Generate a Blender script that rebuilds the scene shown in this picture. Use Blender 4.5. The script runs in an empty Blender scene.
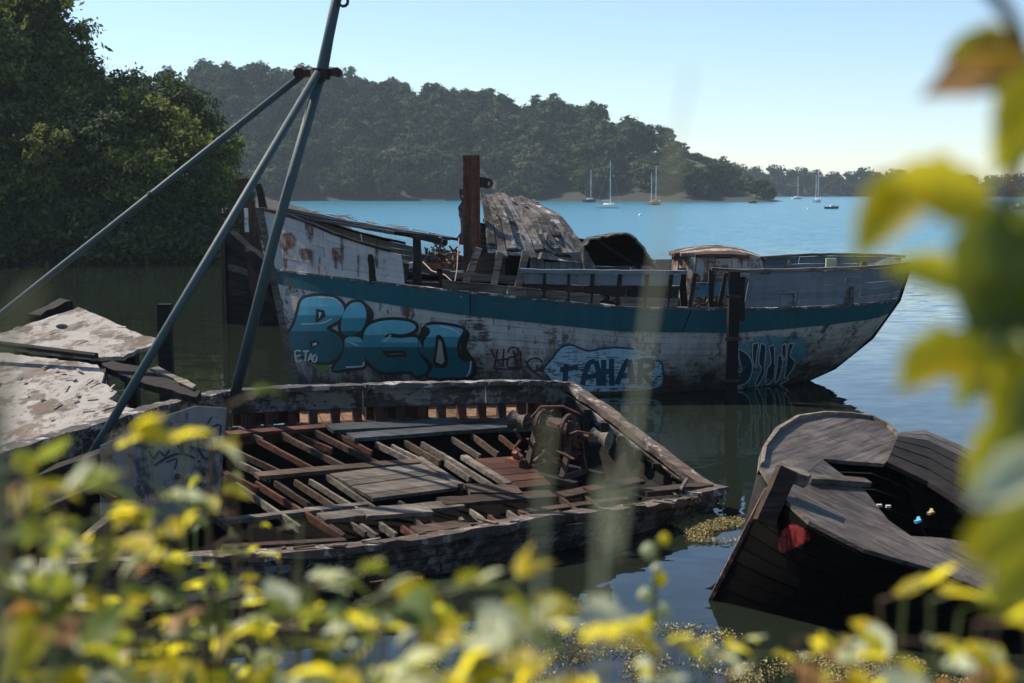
import bpy, bmesh, math, random
from mathutils import Vector, Matrix, noise
from mathutils.bvhtree import BVHTree
from mathutils.geometry import delaunay_2d_cdt
import numpy as np

# ---------------------------------------------------------------- camera, sky, sun, exposure
scene = bpy.context.scene
COL = scene.collection
R = math.radians
FPX, PITCH, CAMZ = 1422.2, R(6.08), 5.0
cam_data = bpy.data.cameras.new('camera')
cam_data.lens = 50; cam_data.sensor_width = 36
cam_data.clip_start = 0.05; cam_data.clip_end = 6000
cam_data.dof.use_dof = True
cam_data.dof.focus_distance = 33.0
cam_data.dof.aperture_fstop = 2.45
cam_data.dof.aperture_blades = 9
cam = bpy.data.objects.new('camera', cam_data)
cam.location = (0, 0, CAMZ); cam.rotation_euler = (R(90) - PITCH, 0, 0)
COL.objects.link(cam); scene.camera = cam

SUN_EL, SUN_AZ = R(50), R(-62)          # azimuth from +Y, positive to +X
world = bpy.data.worlds.new('World'); scene.world = world; world.use_nodes = True
wn = world.node_tree.nodes; bgn = wn['Background']
sky = wn.new('ShaderNodeTexSky'); sky.sky_type = 'NISHITA'; sky.sun_disc = False
sky.sun_elevation = SUN_EL; sky.sun_rotation = SUN_AZ
sky.altitude = 0; sky.air_density = 0.9; sky.dust_density = 0.12; sky.ozone_density = 3.5
bgn.inputs['Strength'].default_value = 0.115
world.node_tree.links.new(sky.outputs[0], bgn.inputs['Color'])

sd = bpy.data.lights.new('sun', 'SUN'); sd.energy = 5.0; sd.angle = R(0.5); sd.color = (1.0, 0.90, 0.76)
sun = bpy.data.objects.new('sun', sd); COL.objects.link(sun)
svec = Vector((math.sin(SUN_AZ) * math.cos(SUN_EL), math.cos(SUN_AZ) * math.cos(SUN_EL), math.sin(SUN_EL)))
sun.rotation_euler = svec.to_track_quat('Z', 'Y').to_euler()
sun.location = svec * 200

vs = scene.view_settings
vs.view_transform = 'Standard'; vs.look = 'None'; vs.exposure = 0.55; vs.gamma = 1.0; vs.use_curve_mapping = False
cy = scene.cycles
cy.use_denoising = True
cy.max_bounces = 6; cy.diffuse_bounces = 2; cy.glossy_bounces = 3; cy.transmission_bounces = 3
cy.transparent_max_bounces = 12; cy.volume_bounces = 0
cy.caustics_reflective = False; cy.caustics_refractive = False
cy.sample_clamp_indirect = 4.0

# ---------------------------------------------------------------- helpers
CT, ST = math.cos(PITCH), math.sin(PITCH)
CAM = Vector((0, 0, CAMZ))
def ray(px, py):
    cx = (px - 512) / FPX; vy = -(py - 341.5) / FPX
    return Vector((cx, CT + vy * ST, -ST + vy * CT))
def at(px, py, Y):
    d = ray(px, py); return CAM + d * (Y / d.y)
def on_plane(px, py, p0, n):
    d = ray(px, py); return CAM + d * ((p0 - CAM).dot(n) / d.dot(n))
def lerp(a, b, t): return a + (b - a) * t
def interp(x, tab):
    if x <= tab[0][0]: return tab[0][1]
    for (x0, y0), (x1, y1) in zip(tab, tab[1:]):
        if x <= x1: return lerp(y0, y1, (x - x0) / (x1 - x0))
    return tab[-1][1]
def sstep(x): x = max(0, min(1, x)); return x * x * (3 - 2 * x)

class MB:
    """collects faces; build() links them as ONE mesh object"""
    def __init__(s): s.v = []; s.f = []
    def add(s, verts, faces):
        o = len(s.v); s.v += [Vector(v) for v in verts]; s.f += [tuple(i + o for i in f) for f in faces]; return s
    def loft(s, secs, caps=True, closed=True):
        n = len(secs[0]); o = len(s.v)
        for sec in secs: s.v += [Vector(p) for p in sec]
        m = n if closed else n - 1
        for i in range(len(secs) - 1):
            for j in range(m):
                a = o + i * n + j; b = o + i * n + (j + 1) % n
                s.f.append((a, b, b + n, a + n))
        if caps:
            s.f.append(tuple(o + j for j in reversed(range(n))))
            s.f.append(tuple(o + (len(secs) - 1) * n + j for j in range(n)))
        return s
    def beam(s, a, b, w, h, up=(0, 0, 1), n=1, jit=0.0, rnd=random, taper=1.0):
        a = Vector(a); b = Vector(b); d = (b - a).normalized(); up = Vector(up)
        x = d.cross(up)
        if x.length < 1e-4: x = d.cross(Vector((1, 0, 0)))
        x.normalize(); z = x.cross(d).normalized(); secs = []
        for i in range(n + 1):
            t = i / n; c = a.lerp(b, t); k = lerp(1, taper, t)
            e = [(1 + rnd.uniform(-jit, jit)) for _ in range(4)]
            if n > 1 and 0 < i < n: c = c + x * rnd.uniform(-jit, jit) * w * .3 + z * rnd.uniform(-jit, jit) * h * .3
            secs.append([c + x * (w / 2 * k * e[0]) + z * (h / 2 * k * e[1]), c - x * (w / 2 * k * e[1]) + z * (h / 2 * k * e[2]),
                         c - x * (w / 2 * k * e[2]) - z * (h / 2 * k * e[3]), c + x * (w / 2 * k * e[3]) - z * (h / 2 * k * e[0])])
        return s.loft(secs)
    def tube(s, pts, r, n=8, caps=True):
        pts = [Vector(p) for p in pts]; rr = r if isinstance(r, (list, tuple)) else [r] * len(pts)
        secs = []; prev = None
        for i, p in enumerate(pts):
            d = (pts[min(i + 1, len(pts) - 1)] - pts[max(i - 1, 0)]).normalized()
            if prev is None:
                x = d.cross(Vector((0.3, 0.2, 1)))
                if x.length < 1e-3: x = d.cross(Vector((1, 0, 0)))
            else: x = prev - d * prev.dot(d)
            x.normalize(); prev = x; y = d.cross(x)
            secs.append([p + (x * math.cos(k * math.tau / n) + y * math.sin(k * math.tau / n)) * rr[i] for k in range(n)])
        return s.loft(secs, caps)
    def slab(s, poly, nrm, th):
        nrm = Vector(nrm).normalized(); n = len(poly); o = len(s.v)
        s.v += [Vector(p) for p in poly] + [Vector(p) - nrm * th for p in poly]
        s.f.append(tuple(o + i for i in range(n))); s.f.append(tuple(o + n + i for i in reversed(range(n))))
        for i in range(n):
            j = (i + 1) % n; s.f.append((o + j, o + i, o + n + i, o + n + j))
        return s
    def ring(s, c, axis, R0, R1, th, n=20):
        axis = Vector(axis).normalized(); x = axis.orthogonal().normalized(); y = axis.cross(x); c = Vector(c); secs = []
        for k in range(n):
            d = x * math.cos(k * math.tau / n) + y * math.sin(k * math.tau / n)
            secs.append([c + d * R0 - axis * th / 2, c + d * R1 - axis * th / 2, c + d * R1 + axis * th / 2, c + d * R0 + axis * th / 2])
        secs.append(secs[0]); return s.loft(secs, caps=False)
    def build(s, name, mat, parent=None, smooth=False, fix=True):
        base = Vector((0, 0, 0)); p = parent
        while p is not None: base = base + p.location; p = p.parent
        me = bpy.data.meshes.new(name)
        me.from_pydata([tuple(v - base) for v in s.v], [], s.f)
        if fix:
            bm = bmesh.new(); bm.from_mesh(me); bmesh.ops.recalc_face_normals(bm, faces=bm.faces); bm.to_mesh(me); bm.free()
        if smooth: me.polygons.foreach_set('use_smooth', [True] * len(me.polygons))
        if mat: me.materials.append(mat)
        o = bpy.data.objects.new(name, me); COL.objects.link(o)
        if parent: o.parent = parent
        return o

def tag(o, label=None, cat=None, group=None, kind=None):
    if label: o['label'] = label
    if cat: o['category'] = cat
    if group: o['group'] = group
    if kind: o['kind'] = kind
    return o
def thing(name, loc, label, cat, group=None):
    o = bpy.data.objects.new(name, None); o.location = loc; o.empty_display_size = .3; COL.objects.link(o)
    return tag(o, label, cat, group)

# ---------------------------------------------------------------- materials
class NT:
    def __init__(s, name):
        s.m = bpy.data.materials.new(name); s.m.use_nodes = True; s.t = s.m.node_tree
        s.b = s.t.nodes['Principled BSDF']; s.out = s.t.nodes['Material Output']
    def n(s, typ, **kw):
        x = s.t.nodes.new(typ)
        for k, v in kw.items(): setattr(x, k, v)
        return x
    def l(s, a, b): s.t.links.new(a, b)
    def coord(s, scale=(1, 1, 1), out='Object', rot=(0, 0, 0)):
        c = s.n('ShaderNodeTexCoord'); m = s.n('ShaderNodeMapping'); m.inputs['Scale'].default_value = scale
        m.inputs['Rotation'].default_value = rot
        if any(rot): m.vector_type = 'TEXTURE'; m.inputs['Scale'].default_value = [1 / x for x in scale]
        s.l(c.outputs[out], m.inputs['Vector']); return m.outputs[0]
    def noise(s, vec, scale, detail=4, rough=.55, dist=0):
        x = s.n('ShaderNodeTexNoise'); x.inputs['Scale'].default_value = scale; x.inputs['Detail'].default_value = detail
        x.inputs['Roughness'].default_value = rough; x.inputs['Distortion'].default_value = dist
        if vec is not None: s.l(vec, x.inputs['Vector'])
        return x.outputs['Fac']
    def ramp(s, fac, stops):
        r = s.n('ShaderNodeValToRGB'); e = r.color_ramp.elements
        while len(e) < len(stops): e.new(.5)
        for x, (p, c) in zip(e, stops):
            x.position = p; x.color = (*c, 1) if not isinstance(c, (int, float)) else (c, c, c, 1)
        s.l(fac, r.inputs['Fac']); return r.outputs['Color']
    def mix(s, fac, a, b, mode='MIX'):
        x = s.n('ShaderNodeMix', data_type='RGBA', blend_type=mode)
        for v, i in ((fac, 0), (a, 6), (b, 7)):
            if isinstance(v, bpy.types.NodeSocket): s.l(v, x.inputs[i])
            elif isinstance(v, (int, float)): x.inputs[i].default_value = v if i == 0 else (v, v, v, 1)
            else: x.inputs[i].default_value = (*v, 1)
        return x.outputs[2]
    def math(s, op, a, b=0.0):
        x = s.n('ShaderNodeMath', operation=op)
        for v, i in ((a, 0), (b, 1)):
            if isinstance(v, bpy.types.NodeSocket): s.l(v, x.inputs[i])
            else: x.inputs[i].default_value = v
        return x.outputs[0]
    def rand(s): return s.n('ShaderNodeObjectInfo').outputs['Random']
    def bump(s, h, strength=.4, dist=.02):
        b = s.n('ShaderNodeBump'); b.inputs['Strength'].default_value = strength; b.inputs['Distance'].default_value = dist
        s.l(h, b.inputs['Height']); s.l(b.outputs[0], s.b.inputs['Normal'])

def wood(name, dark, light, stretch=(1.2, 14, 14), rough=.85, paint=None, pamt=.5, pscale=1.3, stain=None, samt=.55, bump=.5, vary=.45, low=None, rot=(0, 0, 0), spec=.25):
    """weathered timber: grain along the stretched axis, optional peeling paint, optional stain"""
    t = NT(name); v = t.coord(stretch, rot=rot); u = t.coord()
    g = t.noise(v, 1.0, 8, .65, .4)
    c = t.ramp(g, [(.3, dark), (.5, tuple(lerp(a, b, .55) for a, b in zip(dark, light))), (.7, light)])
    big = t.noise(u, .9, 3)
    c = t.mix(t.math('MULTIPLY', t.ramp(big, [(.35, 1.), (.65, 0.)]), .55), c, tuple(x * .35 for x in dark))
    if paint:
        pn = t.math('ADD', t.math('MULTIPLY', t.noise(u, pscale, 6, .68), .65), t.math('MULTIPLY', t.noise(v, .9, 7, .7), .35))
        pf = t.ramp(pn, [(pamt - .025, 1.), (pamt + .025, 0.)])
        pc = t.mix(t.noise(t.coord((2, 2, .5)), 2.2, 5), tuple(x * .55 for x in paint), tuple(min(1, x * 1.25) for x in paint))
        c = t.mix(pf, c, pc)
    if stain:
        sf = t.ramp(t.math('ADD', t.math('MULTIPLY', t.noise(t.coord((1.6, 1.6, .35)), 1.6, 6, .7), .7), t.math('MULTIPLY', t.noise(u, 7, 4), .3)), [(samt, 0.), (samt + .07, 1.)])
        c = t.mix(t.math('MULTIPLY', sf, .85), c, stain)
    if low:      # weed and antifouling below a line on the hull (object z)
        sep = t.n('ShaderNodeSeparateXYZ'); t.l(u, sep.inputs[0])
        zz = t.math('ADD', sep.outputs[2], t.math('MULTIPLY', t.math('SUBTRACT', t.noise(t.coord((1, 1, .4)), 1.7, 6, .7), .5), low[1] * 2.6))
        lf = t.ramp(t.math('SUBTRACT', 1.0, t.math('DIVIDE', zz, low[1])), [(.0, 0.), (.8, 1.)])
        c = t.mix(t.math('MULTIPLY', lf, .92), c, low[0])
    k = t.math('ADD', t.math('MULTIPLY', t.rand(), vary * 2), 1 - vary)
    hs = t.n('ShaderNodeHueSaturation'); t.l(c, hs.inputs['Color']); t.l(k, hs.inputs['Value'])
    t.l(hs.outputs[0], t.b.inputs['Base Color']); t.b.inputs['Roughness'].default_value = rough
    t.b.inputs['Specular IOR Level'].default_value = spec
    t.bump(t.math('ADD', g, t.math('MULTIPLY', t.noise(u, 9, 5), .6)), bump, .02)
    return t.m
def rust(name, a=(.045, .016, .01), b=(.17, .055, .024), rough=.8, paint=None, pamt=.5):
    t = NT(name); u = t.coord()
    c = t.ramp(t.noise(u, 6, 8, .7), [(.3, a), (.6, b), (.75, tuple(x * 1.5 for x in b))])
    c = t.mix(t.ramp(t.noise(t.coord((5, 5, .6)), 1.5, 5), [(.4, 0.), (.65, .8)]), c, tuple(x * .5 for x in a))
    if paint:
        c = t.mix(t.ramp(t.noise(u, 5, 7, .7), [(pamt - .05, 1.), (pamt + .03, 0.)]), c, t.mix(t.noise(u, 2.5, 4), tuple(x * .6 for x in paint), paint))
    t.l(c, t.b.inputs['Base Color']); t.b.inputs['Roughness'].default_value = rough; t.b.inputs['Metallic'].default_value = 0
    t.bump(t.noise(u, 30, 6, .7), .5, .01); return t.m
def spray(name, col, wear=.34, rough=.55, col2=None):
    """sprayed paint, worn through in flecks and along the plank grain"""
    t = NT(name); u = t.coord(); v = t.coord((1.5, 10, 16))
    c = t.mix(t.noise(u, 3, 4), tuple(x * .75 for x in col), col2 or tuple(min(1, x * 1.2) for x in col))
    t.l(c, t.b.inputs['Base Color']); t.b.inputs['Roughness'].default_value = rough
    n = t.math('ADD', t.math('MULTIPLY', t.noise(v, 1.4, 6, .7), .6), t.math('MULTIPLY', t.noise(u, 6, 5, .7), .4))
    f = t.ramp(n, [(wear - .03, 0.), (wear + .03, 1.)])
    tr = t.n('ShaderNodeBsdfTransparent'); mx = t.n('ShaderNodeMixShader')
    t.l(f, mx.inputs[0]); t.l(tr.outputs[0], mx.inputs[1]); t.l(t.b.outputs[0], mx.inputs[2]); t.l(mx.outputs[0], t.out.inputs['Surface'])
    return t.m
def soft_paint(name, col, edge=.5, rough=.8, col2=None):
    """stain whose edge fades out unevenly (attribute 'soft' is 1 inside, 0 on the rim)"""
    t = NT(name); u = t.coord(); t.l(t.mix(t.noise(u, 9, 5), col, col2 or tuple(x * .5 for x in col)), t.b.inputs['Base Color']); t.b.inputs['Roughness'].default_value = rough
    at_ = t.n('ShaderNodeAttribute'); at_.attribute_name = 'soft'
    n = t.math('ADD', t.math('MULTIPLY', t.noise(u, 5, 6, .7), .6), t.math('MULTIPLY', t.noise(t.coord((9, 9, 1.5)), 1.5, 5), .4))
    f = t.math('MULTIPLY', at_.outputs['Fac'], t.ramp(n, [(edge - .12, 0.), (edge + .12, 1.)]))
    tr = t.n('ShaderNodeBsdfTransparent'); mx = t.n('ShaderNodeMixShader')
    t.l(f, mx.inputs[0]); t.l(tr.outputs[0], mx.inputs[1]); t.l(t.b.outputs[0], mx.inputs[2]); t.l(mx.outputs[0], t.out.inputs['Surface'])
    return t.m
def leafmat(name, a, b, trans=.45, tcol=None, rough=.5, per='island', spec=.3):
    t = NT(name)
    if per == 'island': r = t.n('ShaderNodeNewGeometry').outputs['Random Per Island']
    else: r = t.rand()
    f = t.math('ADD', t.math('MULTIPLY', r, .6), t.math('MULTIPLY', t.noise(t.coord(), .35 if per == 'island' else 9., 3), .4))
    c = t.ramp(f, [(.2, a), (.8, b)])
    t.l(c, t.b.inputs['Base Color']); t.b.inputs['Roughness'].default_value = rough; t.b.inputs['Specular IOR Level'].default_value = spec
    tr = t.n('ShaderNodeBsdfTranslucent'); mx = t.n('ShaderNodeMixShader'); mx.inputs[0].default_value = trans
    t.l(t.mix(.6, c, tcol) if tcol else c, tr.inputs[0])
    t.l(t.b.outputs[0], mx.inputs[1]); t.l(tr.outputs[0], mx.inputs[2]); t.l(mx.outputs[0], t.out.inputs['Surface'])
    return t.m
def plain(name, col, rough=.6, vary=.25, scale=4, metallic=0, spec=.4):
    t = NT(name); u = t.coord()
    t.l(t.mix(t.noise(u, scale, 5), tuple(x * (1 - vary) for x in col), tuple(min(1, x * (1 + vary)) for x in col)), t.b.inputs['Base Color'])
    t.b.inputs['Roughness'].default_value = rough; t.b.inputs['Metallic'].default_value = metallic; t.b.inputs['Specular IOR Level'].default_value = spec
    return t.m

M = {}
WEED = (.022, .018, .012)
M['hull_white'] = wood('peeling_white_paint', (.05, .042, .036), (.17, .148, .13), paint=(.45, .43, .40), pamt=.57, stain=(.10, .055, .032), samt=.53, low=(WEED, 1.35), vary=.09)
M['hull_blue'] = wood('faded_blue_paint', (.03, .04, .045), (.09, .11, .12), paint=(.012, .098, .118), pamt=.575, vary=.15)
M['bow_white'] = wood('white_paint_with_rust', (.10, .09, .08), (.3, .27, .25), paint=(.50, .47, .455), pamt=.63, stain=(.17, .062, .026), samt=.585, vary=.16)
M['stern_grey'] = wood('grey_blue_paint', (.07, .075, .08), (.2, .2, .2), paint=(.17, .195, .215), pamt=.58, stain=(.08, .05, .035), samt=.6, vary=.2)
M['grey_wood'] = wood('silvery_weathered_wood', (.038, .030, .023), (.28, .235, .19), vary=.35)
M['grey_wood_y'] = wood('silvery_weathered_wood_b', (.05, .045, .042), (.27, .25, .235), stretch=(12, 1.2, 8), vary=.35)
M['brown_wood'] = wood('brown_wet_wood', (.020, .013, .009), (.145, .092, .062), vary=.4)
M['dark_wood'] = wood('dark_rotten_wood', (.008, .007, .006), (.042, .034, .029), vary=.4)
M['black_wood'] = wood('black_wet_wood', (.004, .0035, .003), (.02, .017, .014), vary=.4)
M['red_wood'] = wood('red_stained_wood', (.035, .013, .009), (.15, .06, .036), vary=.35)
M['gunwale'] = wood('gunwale_with_pale_flakes', (.03, .026, .023), (.15, .13, .12), paint=(.44, .42, .40), pamt=.45, pscale=3.6, vary=.2)
M['gunwale_near'] = wood('cracked_gunwale', (.045, .033, .026), (.20, .15, .12), paint=(.38, .33, .29), pamt=.43, pscale=4, vary=.25)
M['blue_board'] = wood('blue_grey_board', (.022, .028, .033), (.11, .125, .13), vary=.3)
M['rust'] = rust('rusty_steel')
M['rust_dark'] = rust('dark_rusty_steel', (.02, .01, .008), (.075, .03, .017))
M['rust_orange'] = rust('orange_rust', (.10, .035, .018), (.32, .11, .05))
M['teal_pole'] = rust('teal_painted_steel', (.05, .028, .02), (.12, .06, .04), .62, paint=(.038, .080, .090), pamt=.62)
M['white_flake'] = wood('flaking_white_board', (.12, .11, .10), (.4, .38, .36), paint=(.62, .6, .58), pamt=.55, vary=.2)
M['panel'] = wood('pale_weathered_ply', (.07, .055, .045), (.26, .22, .19), stretch=(1.6, 2.2, 2.2), paint=(.34, .315, .285), pamt=.54, pscale=1.9, stain=(.13, .09, .062), samt=.52, vary=.06, bump=.7)
M['plaster'] = wood('peeling_beige_paint', (.08, .045, .033), (.21, .14, .105), paint=(.36, .32, .28), pamt=.50, pscale=2.2, stain=(.14, .06, .035), samt=.53, vary=.15)
M['bulkhead'] = wood('grey_white_bulkhead', (.07, .067, .062), (.19, .18, .165), paint=(.25, .24, .22), stain=(.06, .05, .04), samt=.5, pamt=.55, pscale=2.5, stretch=(3, 3, 3), vary=.05)
M['mud'] = plain('shade_black_mud', (.004, .0035, .003), .9, .5, 3, spec=.03)  # mud kept near-black so its colour carries the shade of the voids
M['roof_wood'] = wood('silvery_roof_boards', (.035, .03, .027), (.26, .24, .22), stretch=(5, 2.5, 3), paint=(.42, .41, .40), pamt=.43, pscale=3.4, stain=(.03, .022, .018), samt=.54, vary=.4, bump=1.0)
M['barge_side'] = wood('olive_brown_hull', (.022, .018, .014), (.13, .108, .085), paint=(.23, .215, .19), pamt=.48, pscale=2.2, vary=.35)
M['shaded_side'] = wood('shade_black_planks', (.004, .0035, .003), (.010, .008, .007), vary=.25, spec=.04)  # near-black colour carries the shade on the stern's camera side
M['s_sky'] = spray('spray_light_blue', (.13, .44, .54), .20)
M['s_mid'] = spray('spray_mid_blue', (.035, .25, .32), .20)
M['s_teal'] = spray('spray_deep_teal', (.004, .095, .125), .20)
M['s_black'] = spray('spray_black', (.008, .010, .013), .24)
M['s_navy'] = spray('spray_navy', (.010, .045, .075), .38)
M['s_pale'] = spray('spray_pale_blue', (.30, .46, .53), .46)
M['s_white'] = spray('spray_white', (.5, .53, .54), .40)
M['s_red'] = spray('spray_dark_red', (.07, .02, .022), .42)
M['s_cyan'] = soft_paint('spray_cyan', (.06, .27, .35), .47, .6, (.10, .36, .44))
M['s_rust'] = soft_paint('rust_stain', (.14, .042, .018), .5, .9, (.06, .02, .01))
M['s_bright_red'] = soft_paint('red_paint', (.26, .008, .006), .44)
M['white_paint'] = plain('white_gelcoat', (.75, .75, .74), .35, .06)
M['dark_paint'] = plain('dark_gelcoat', (.03, .035, .045), .4)
M['tan_paint'] = plain('varnished_tan', (.42, .30, .16), .5)
M['metal'] = plain('grey_aluminium', (.45, .46, .47), .4, .1)
M['rope'] = plain('old_rope', (.36, .24, .18), .9, .3, 20)
M['cyan_plastic'] = plain('cyan_plastic', (.10, .42, .60), .4)
M['yellow_green'] = plain('sun_bleached_yellow_paint', (.45, .46, .28), .8)
# ---------------------------------------------------------------- water, bank, hills
def water_mat():
    t = NT('sheltered_water'); u = t.coord()
    sep = t.n('ShaderNodeSeparateXYZ'); t.l(u, sep.inputs[0])
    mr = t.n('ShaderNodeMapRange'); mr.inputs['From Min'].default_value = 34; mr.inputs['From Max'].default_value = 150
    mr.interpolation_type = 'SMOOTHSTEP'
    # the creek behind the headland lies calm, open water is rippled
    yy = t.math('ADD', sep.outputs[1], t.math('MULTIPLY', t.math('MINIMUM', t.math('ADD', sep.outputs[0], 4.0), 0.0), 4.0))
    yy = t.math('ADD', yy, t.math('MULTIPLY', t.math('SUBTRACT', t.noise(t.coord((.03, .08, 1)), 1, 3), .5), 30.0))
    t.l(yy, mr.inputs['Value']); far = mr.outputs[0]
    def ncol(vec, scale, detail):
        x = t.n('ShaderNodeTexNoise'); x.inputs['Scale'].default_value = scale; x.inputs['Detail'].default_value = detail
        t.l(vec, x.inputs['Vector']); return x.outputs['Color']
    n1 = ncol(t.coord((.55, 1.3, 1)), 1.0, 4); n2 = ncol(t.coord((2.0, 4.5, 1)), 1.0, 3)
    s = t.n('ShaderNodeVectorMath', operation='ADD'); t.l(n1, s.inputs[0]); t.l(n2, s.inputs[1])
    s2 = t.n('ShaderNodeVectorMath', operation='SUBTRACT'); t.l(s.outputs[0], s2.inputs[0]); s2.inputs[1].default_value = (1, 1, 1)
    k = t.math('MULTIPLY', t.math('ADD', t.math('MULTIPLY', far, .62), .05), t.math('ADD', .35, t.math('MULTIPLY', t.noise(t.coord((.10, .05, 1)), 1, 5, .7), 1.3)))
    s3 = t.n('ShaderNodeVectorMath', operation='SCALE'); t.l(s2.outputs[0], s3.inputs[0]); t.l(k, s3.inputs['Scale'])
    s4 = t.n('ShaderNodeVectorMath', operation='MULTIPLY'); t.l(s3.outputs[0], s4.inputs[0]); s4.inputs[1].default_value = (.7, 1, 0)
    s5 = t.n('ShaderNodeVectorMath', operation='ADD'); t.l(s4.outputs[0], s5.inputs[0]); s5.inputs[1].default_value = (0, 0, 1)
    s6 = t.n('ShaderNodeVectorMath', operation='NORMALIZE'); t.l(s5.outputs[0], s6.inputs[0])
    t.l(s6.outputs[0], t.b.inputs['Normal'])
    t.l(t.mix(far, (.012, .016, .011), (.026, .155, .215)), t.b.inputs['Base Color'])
    t.l(t.math('ADD', t.math('MULTIPLY', far, .22), .02), t.b.inputs['Roughness'])
    t.b.inputs['IOR'].default_value = 1.33
    return t.m
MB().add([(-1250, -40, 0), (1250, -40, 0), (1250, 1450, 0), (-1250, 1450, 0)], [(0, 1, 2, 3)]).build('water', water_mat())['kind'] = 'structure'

def ground_mat(name, a, b, scale=.5):
    t = NT(name); u = t.coord()
    t.l(t.ramp(t.noise(u, scale, 8, .65), [(.3, a), (.7, b)]), t.b.inputs['Base Color']); t.b.inputs['Roughness'].default_value = .95
    t.bump(t.noise(u, scale * 6, 6, .7), .8, .1); return t.m
M['bank'] = ground_mat('earth_bank', (.03, .024, .016), (.075, .065, .035), 1.2)
M['hill'] = ground_mat('dark_wooded_ground', (.010, .013, .008), (.026, .030, .016), .06)
M['heath'] = ground_mat('dry_grass_slope', (.05, .065, .022), (.10, .115, .045), .08)
M['rockshore'] = ground_mat('dark_shore_rock', (.02, .018, .016), (.06, .052, .045), .6)

def grid(name, xs, ys, h, mat, smooth=True):
    nx = len(xs); v = [(x, y, h(x, y)) for y in ys for x in xs]
    f = [(j * nx + i, j * nx + i + 1, (j + 1) * nx + i + 1, (j + 1) * nx + i) for j in range(len(ys) - 1) for i in range(nx - 1)]
    o = MB().add(v, f).build(name, mat, smooth=smooth, fix=False); o['kind'] = 'structure'; return o
def bank_h(x, y):
    e = y - .25 * math.sin(x * .8) + .04 * abs(x) ** 1.1
    return max(-.5, 3.25 - max(0, e - 2.0) * .43) + .07 * noise.noise(Vector((x * .8, y * .8, 0)))
grid('bank', [i * .5 - 14 for i in range(57)], [j * .5 - 8 for j in range(44)], bank_h, M['bank'])

# middle hill: px skyline -> ridge heights in metres
RIDGE = [(-420, 40), (-300, 48), (-230, 50), (-150, 53.5), (-95, 53), (-60, 48), (-22, 43), (5, 38), (30, 35), (48, 28.5), (64, 24.5), (84, 20.5), (95, 16.5), (105, 12), (115, 5), (121, -.5), (140, -2)]
def hill_shore(x): return 655 - 55 * sstep((x + 40) / 160)
def hill_h(x, y):
    t = (y - hill_shore(x)) / 105
    r = interp(x, RIDGE)
    if t < 0: return max(-1.0, -.6 + t * 6)
    if t > 1: return r * (1 - .25 * sstep(t - 1.0)) if r > 0 else r
    return lerp(-.6, r, sstep(t) * .55 + t * .45) + (1.2 * noise.noise(Vector((x * .03, y * .03, 3))) if r > 6 else 0)
grid('wooded_hill', [-420 + i * 8 for i in range(71)], [585 + j * 8 for j in range(46)], hill_h, M['hill'])
# grassy slope at the cape
gx = [52 + i * 3 for i in range(24)]
grid('grassy_slope', gx, [618 + j * 5 for j in range(26)], lambda x, y: hill_h(x, y) + (.9 if y - hill_shore(x) > 34 and x < 117 else -2.5), M['heath'])

def far_h(x, y):
    t = (y - (1085 + 25 * math.sin(x * .008) + .05 * (x - 200))) / 60
    e = 9 + 6 * noise.noise(Vector((x * .006, 5, 0))) + interp(x, [(60, 18), (130, 16), (200, 11), (260, 6), (330, 3), (420, 2)])
    return -1 if t < 0 else min(1, t) * e
grid('far_shore', [-1200 + i * 20 for i in range(121)], [1000 + j * 12 for j in range(34)], far_h, M['hill'])

# left headland
def head_shore(x): return 97 + interp(x, [(-60, -6), (-38, -2), (-24, 0), (-19, 3), (-17.5, 10), (-15, 30)])
def head_h(x, y):
    t = (y - head_shore(x)) / 16
    top = interp(x, [(-60, 8), (-36, 6.5), (-30, 4.0), (-24, 2.4), (-20.5, .8), (-18.5, -.5), (-14, -.9)])
    if t < 0: return max(-.9, t * 4)
    return top * (sstep(t) * .6 + .4 * min(1, t)) + .35 * noise.noise(Vector((x * .5, y * .5, 0))) * min(1, t * 3)
grid('headland', [-64 + i * 1.5 for i in range(35)], [86 + j * 1.5 for j in range(60)], head_h, M['rockshore'])

# ---------------------------------------------------------------- trees
M['leaf_a'] = leafmat('oak_leaves', (.028, .048, .015), (.15, .185, .05), .32, (.22, .26, .05), .7, spec=.1)
M['leaf_b'] = leafmat('ash_leaves', (.035, .056, .015), (.20, .225, .055), .36, (.30, .32, .06), .7, spec=.1)
M['leaf_dark'] = leafmat('holm_oak_leaves', (.02, .036, .014), (.085, .115, .038), .25, rough=.7, spec=.1)
M['leaf_far'] = leafmat('hill_leaves', (.014, .028, .012), (.085, .115, .045), .12, rough=.9, spec=0)
M['leaf_far_b'] = leafmat('hill_leaves_pale', (.03, .04, .018), (.17, .17, .085), .12, rough=.9, spec=0)
M['leaf_shore'] = leafmat('far_shore_leaves', (.025, .034, .02), (.055, .065, .035), .1, rough=.9, spec=0)
M['bark'] = wood('bark', (.02, .016, .012), (.08, .065, .05), stretch=(8, 8, 1.2))

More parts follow.
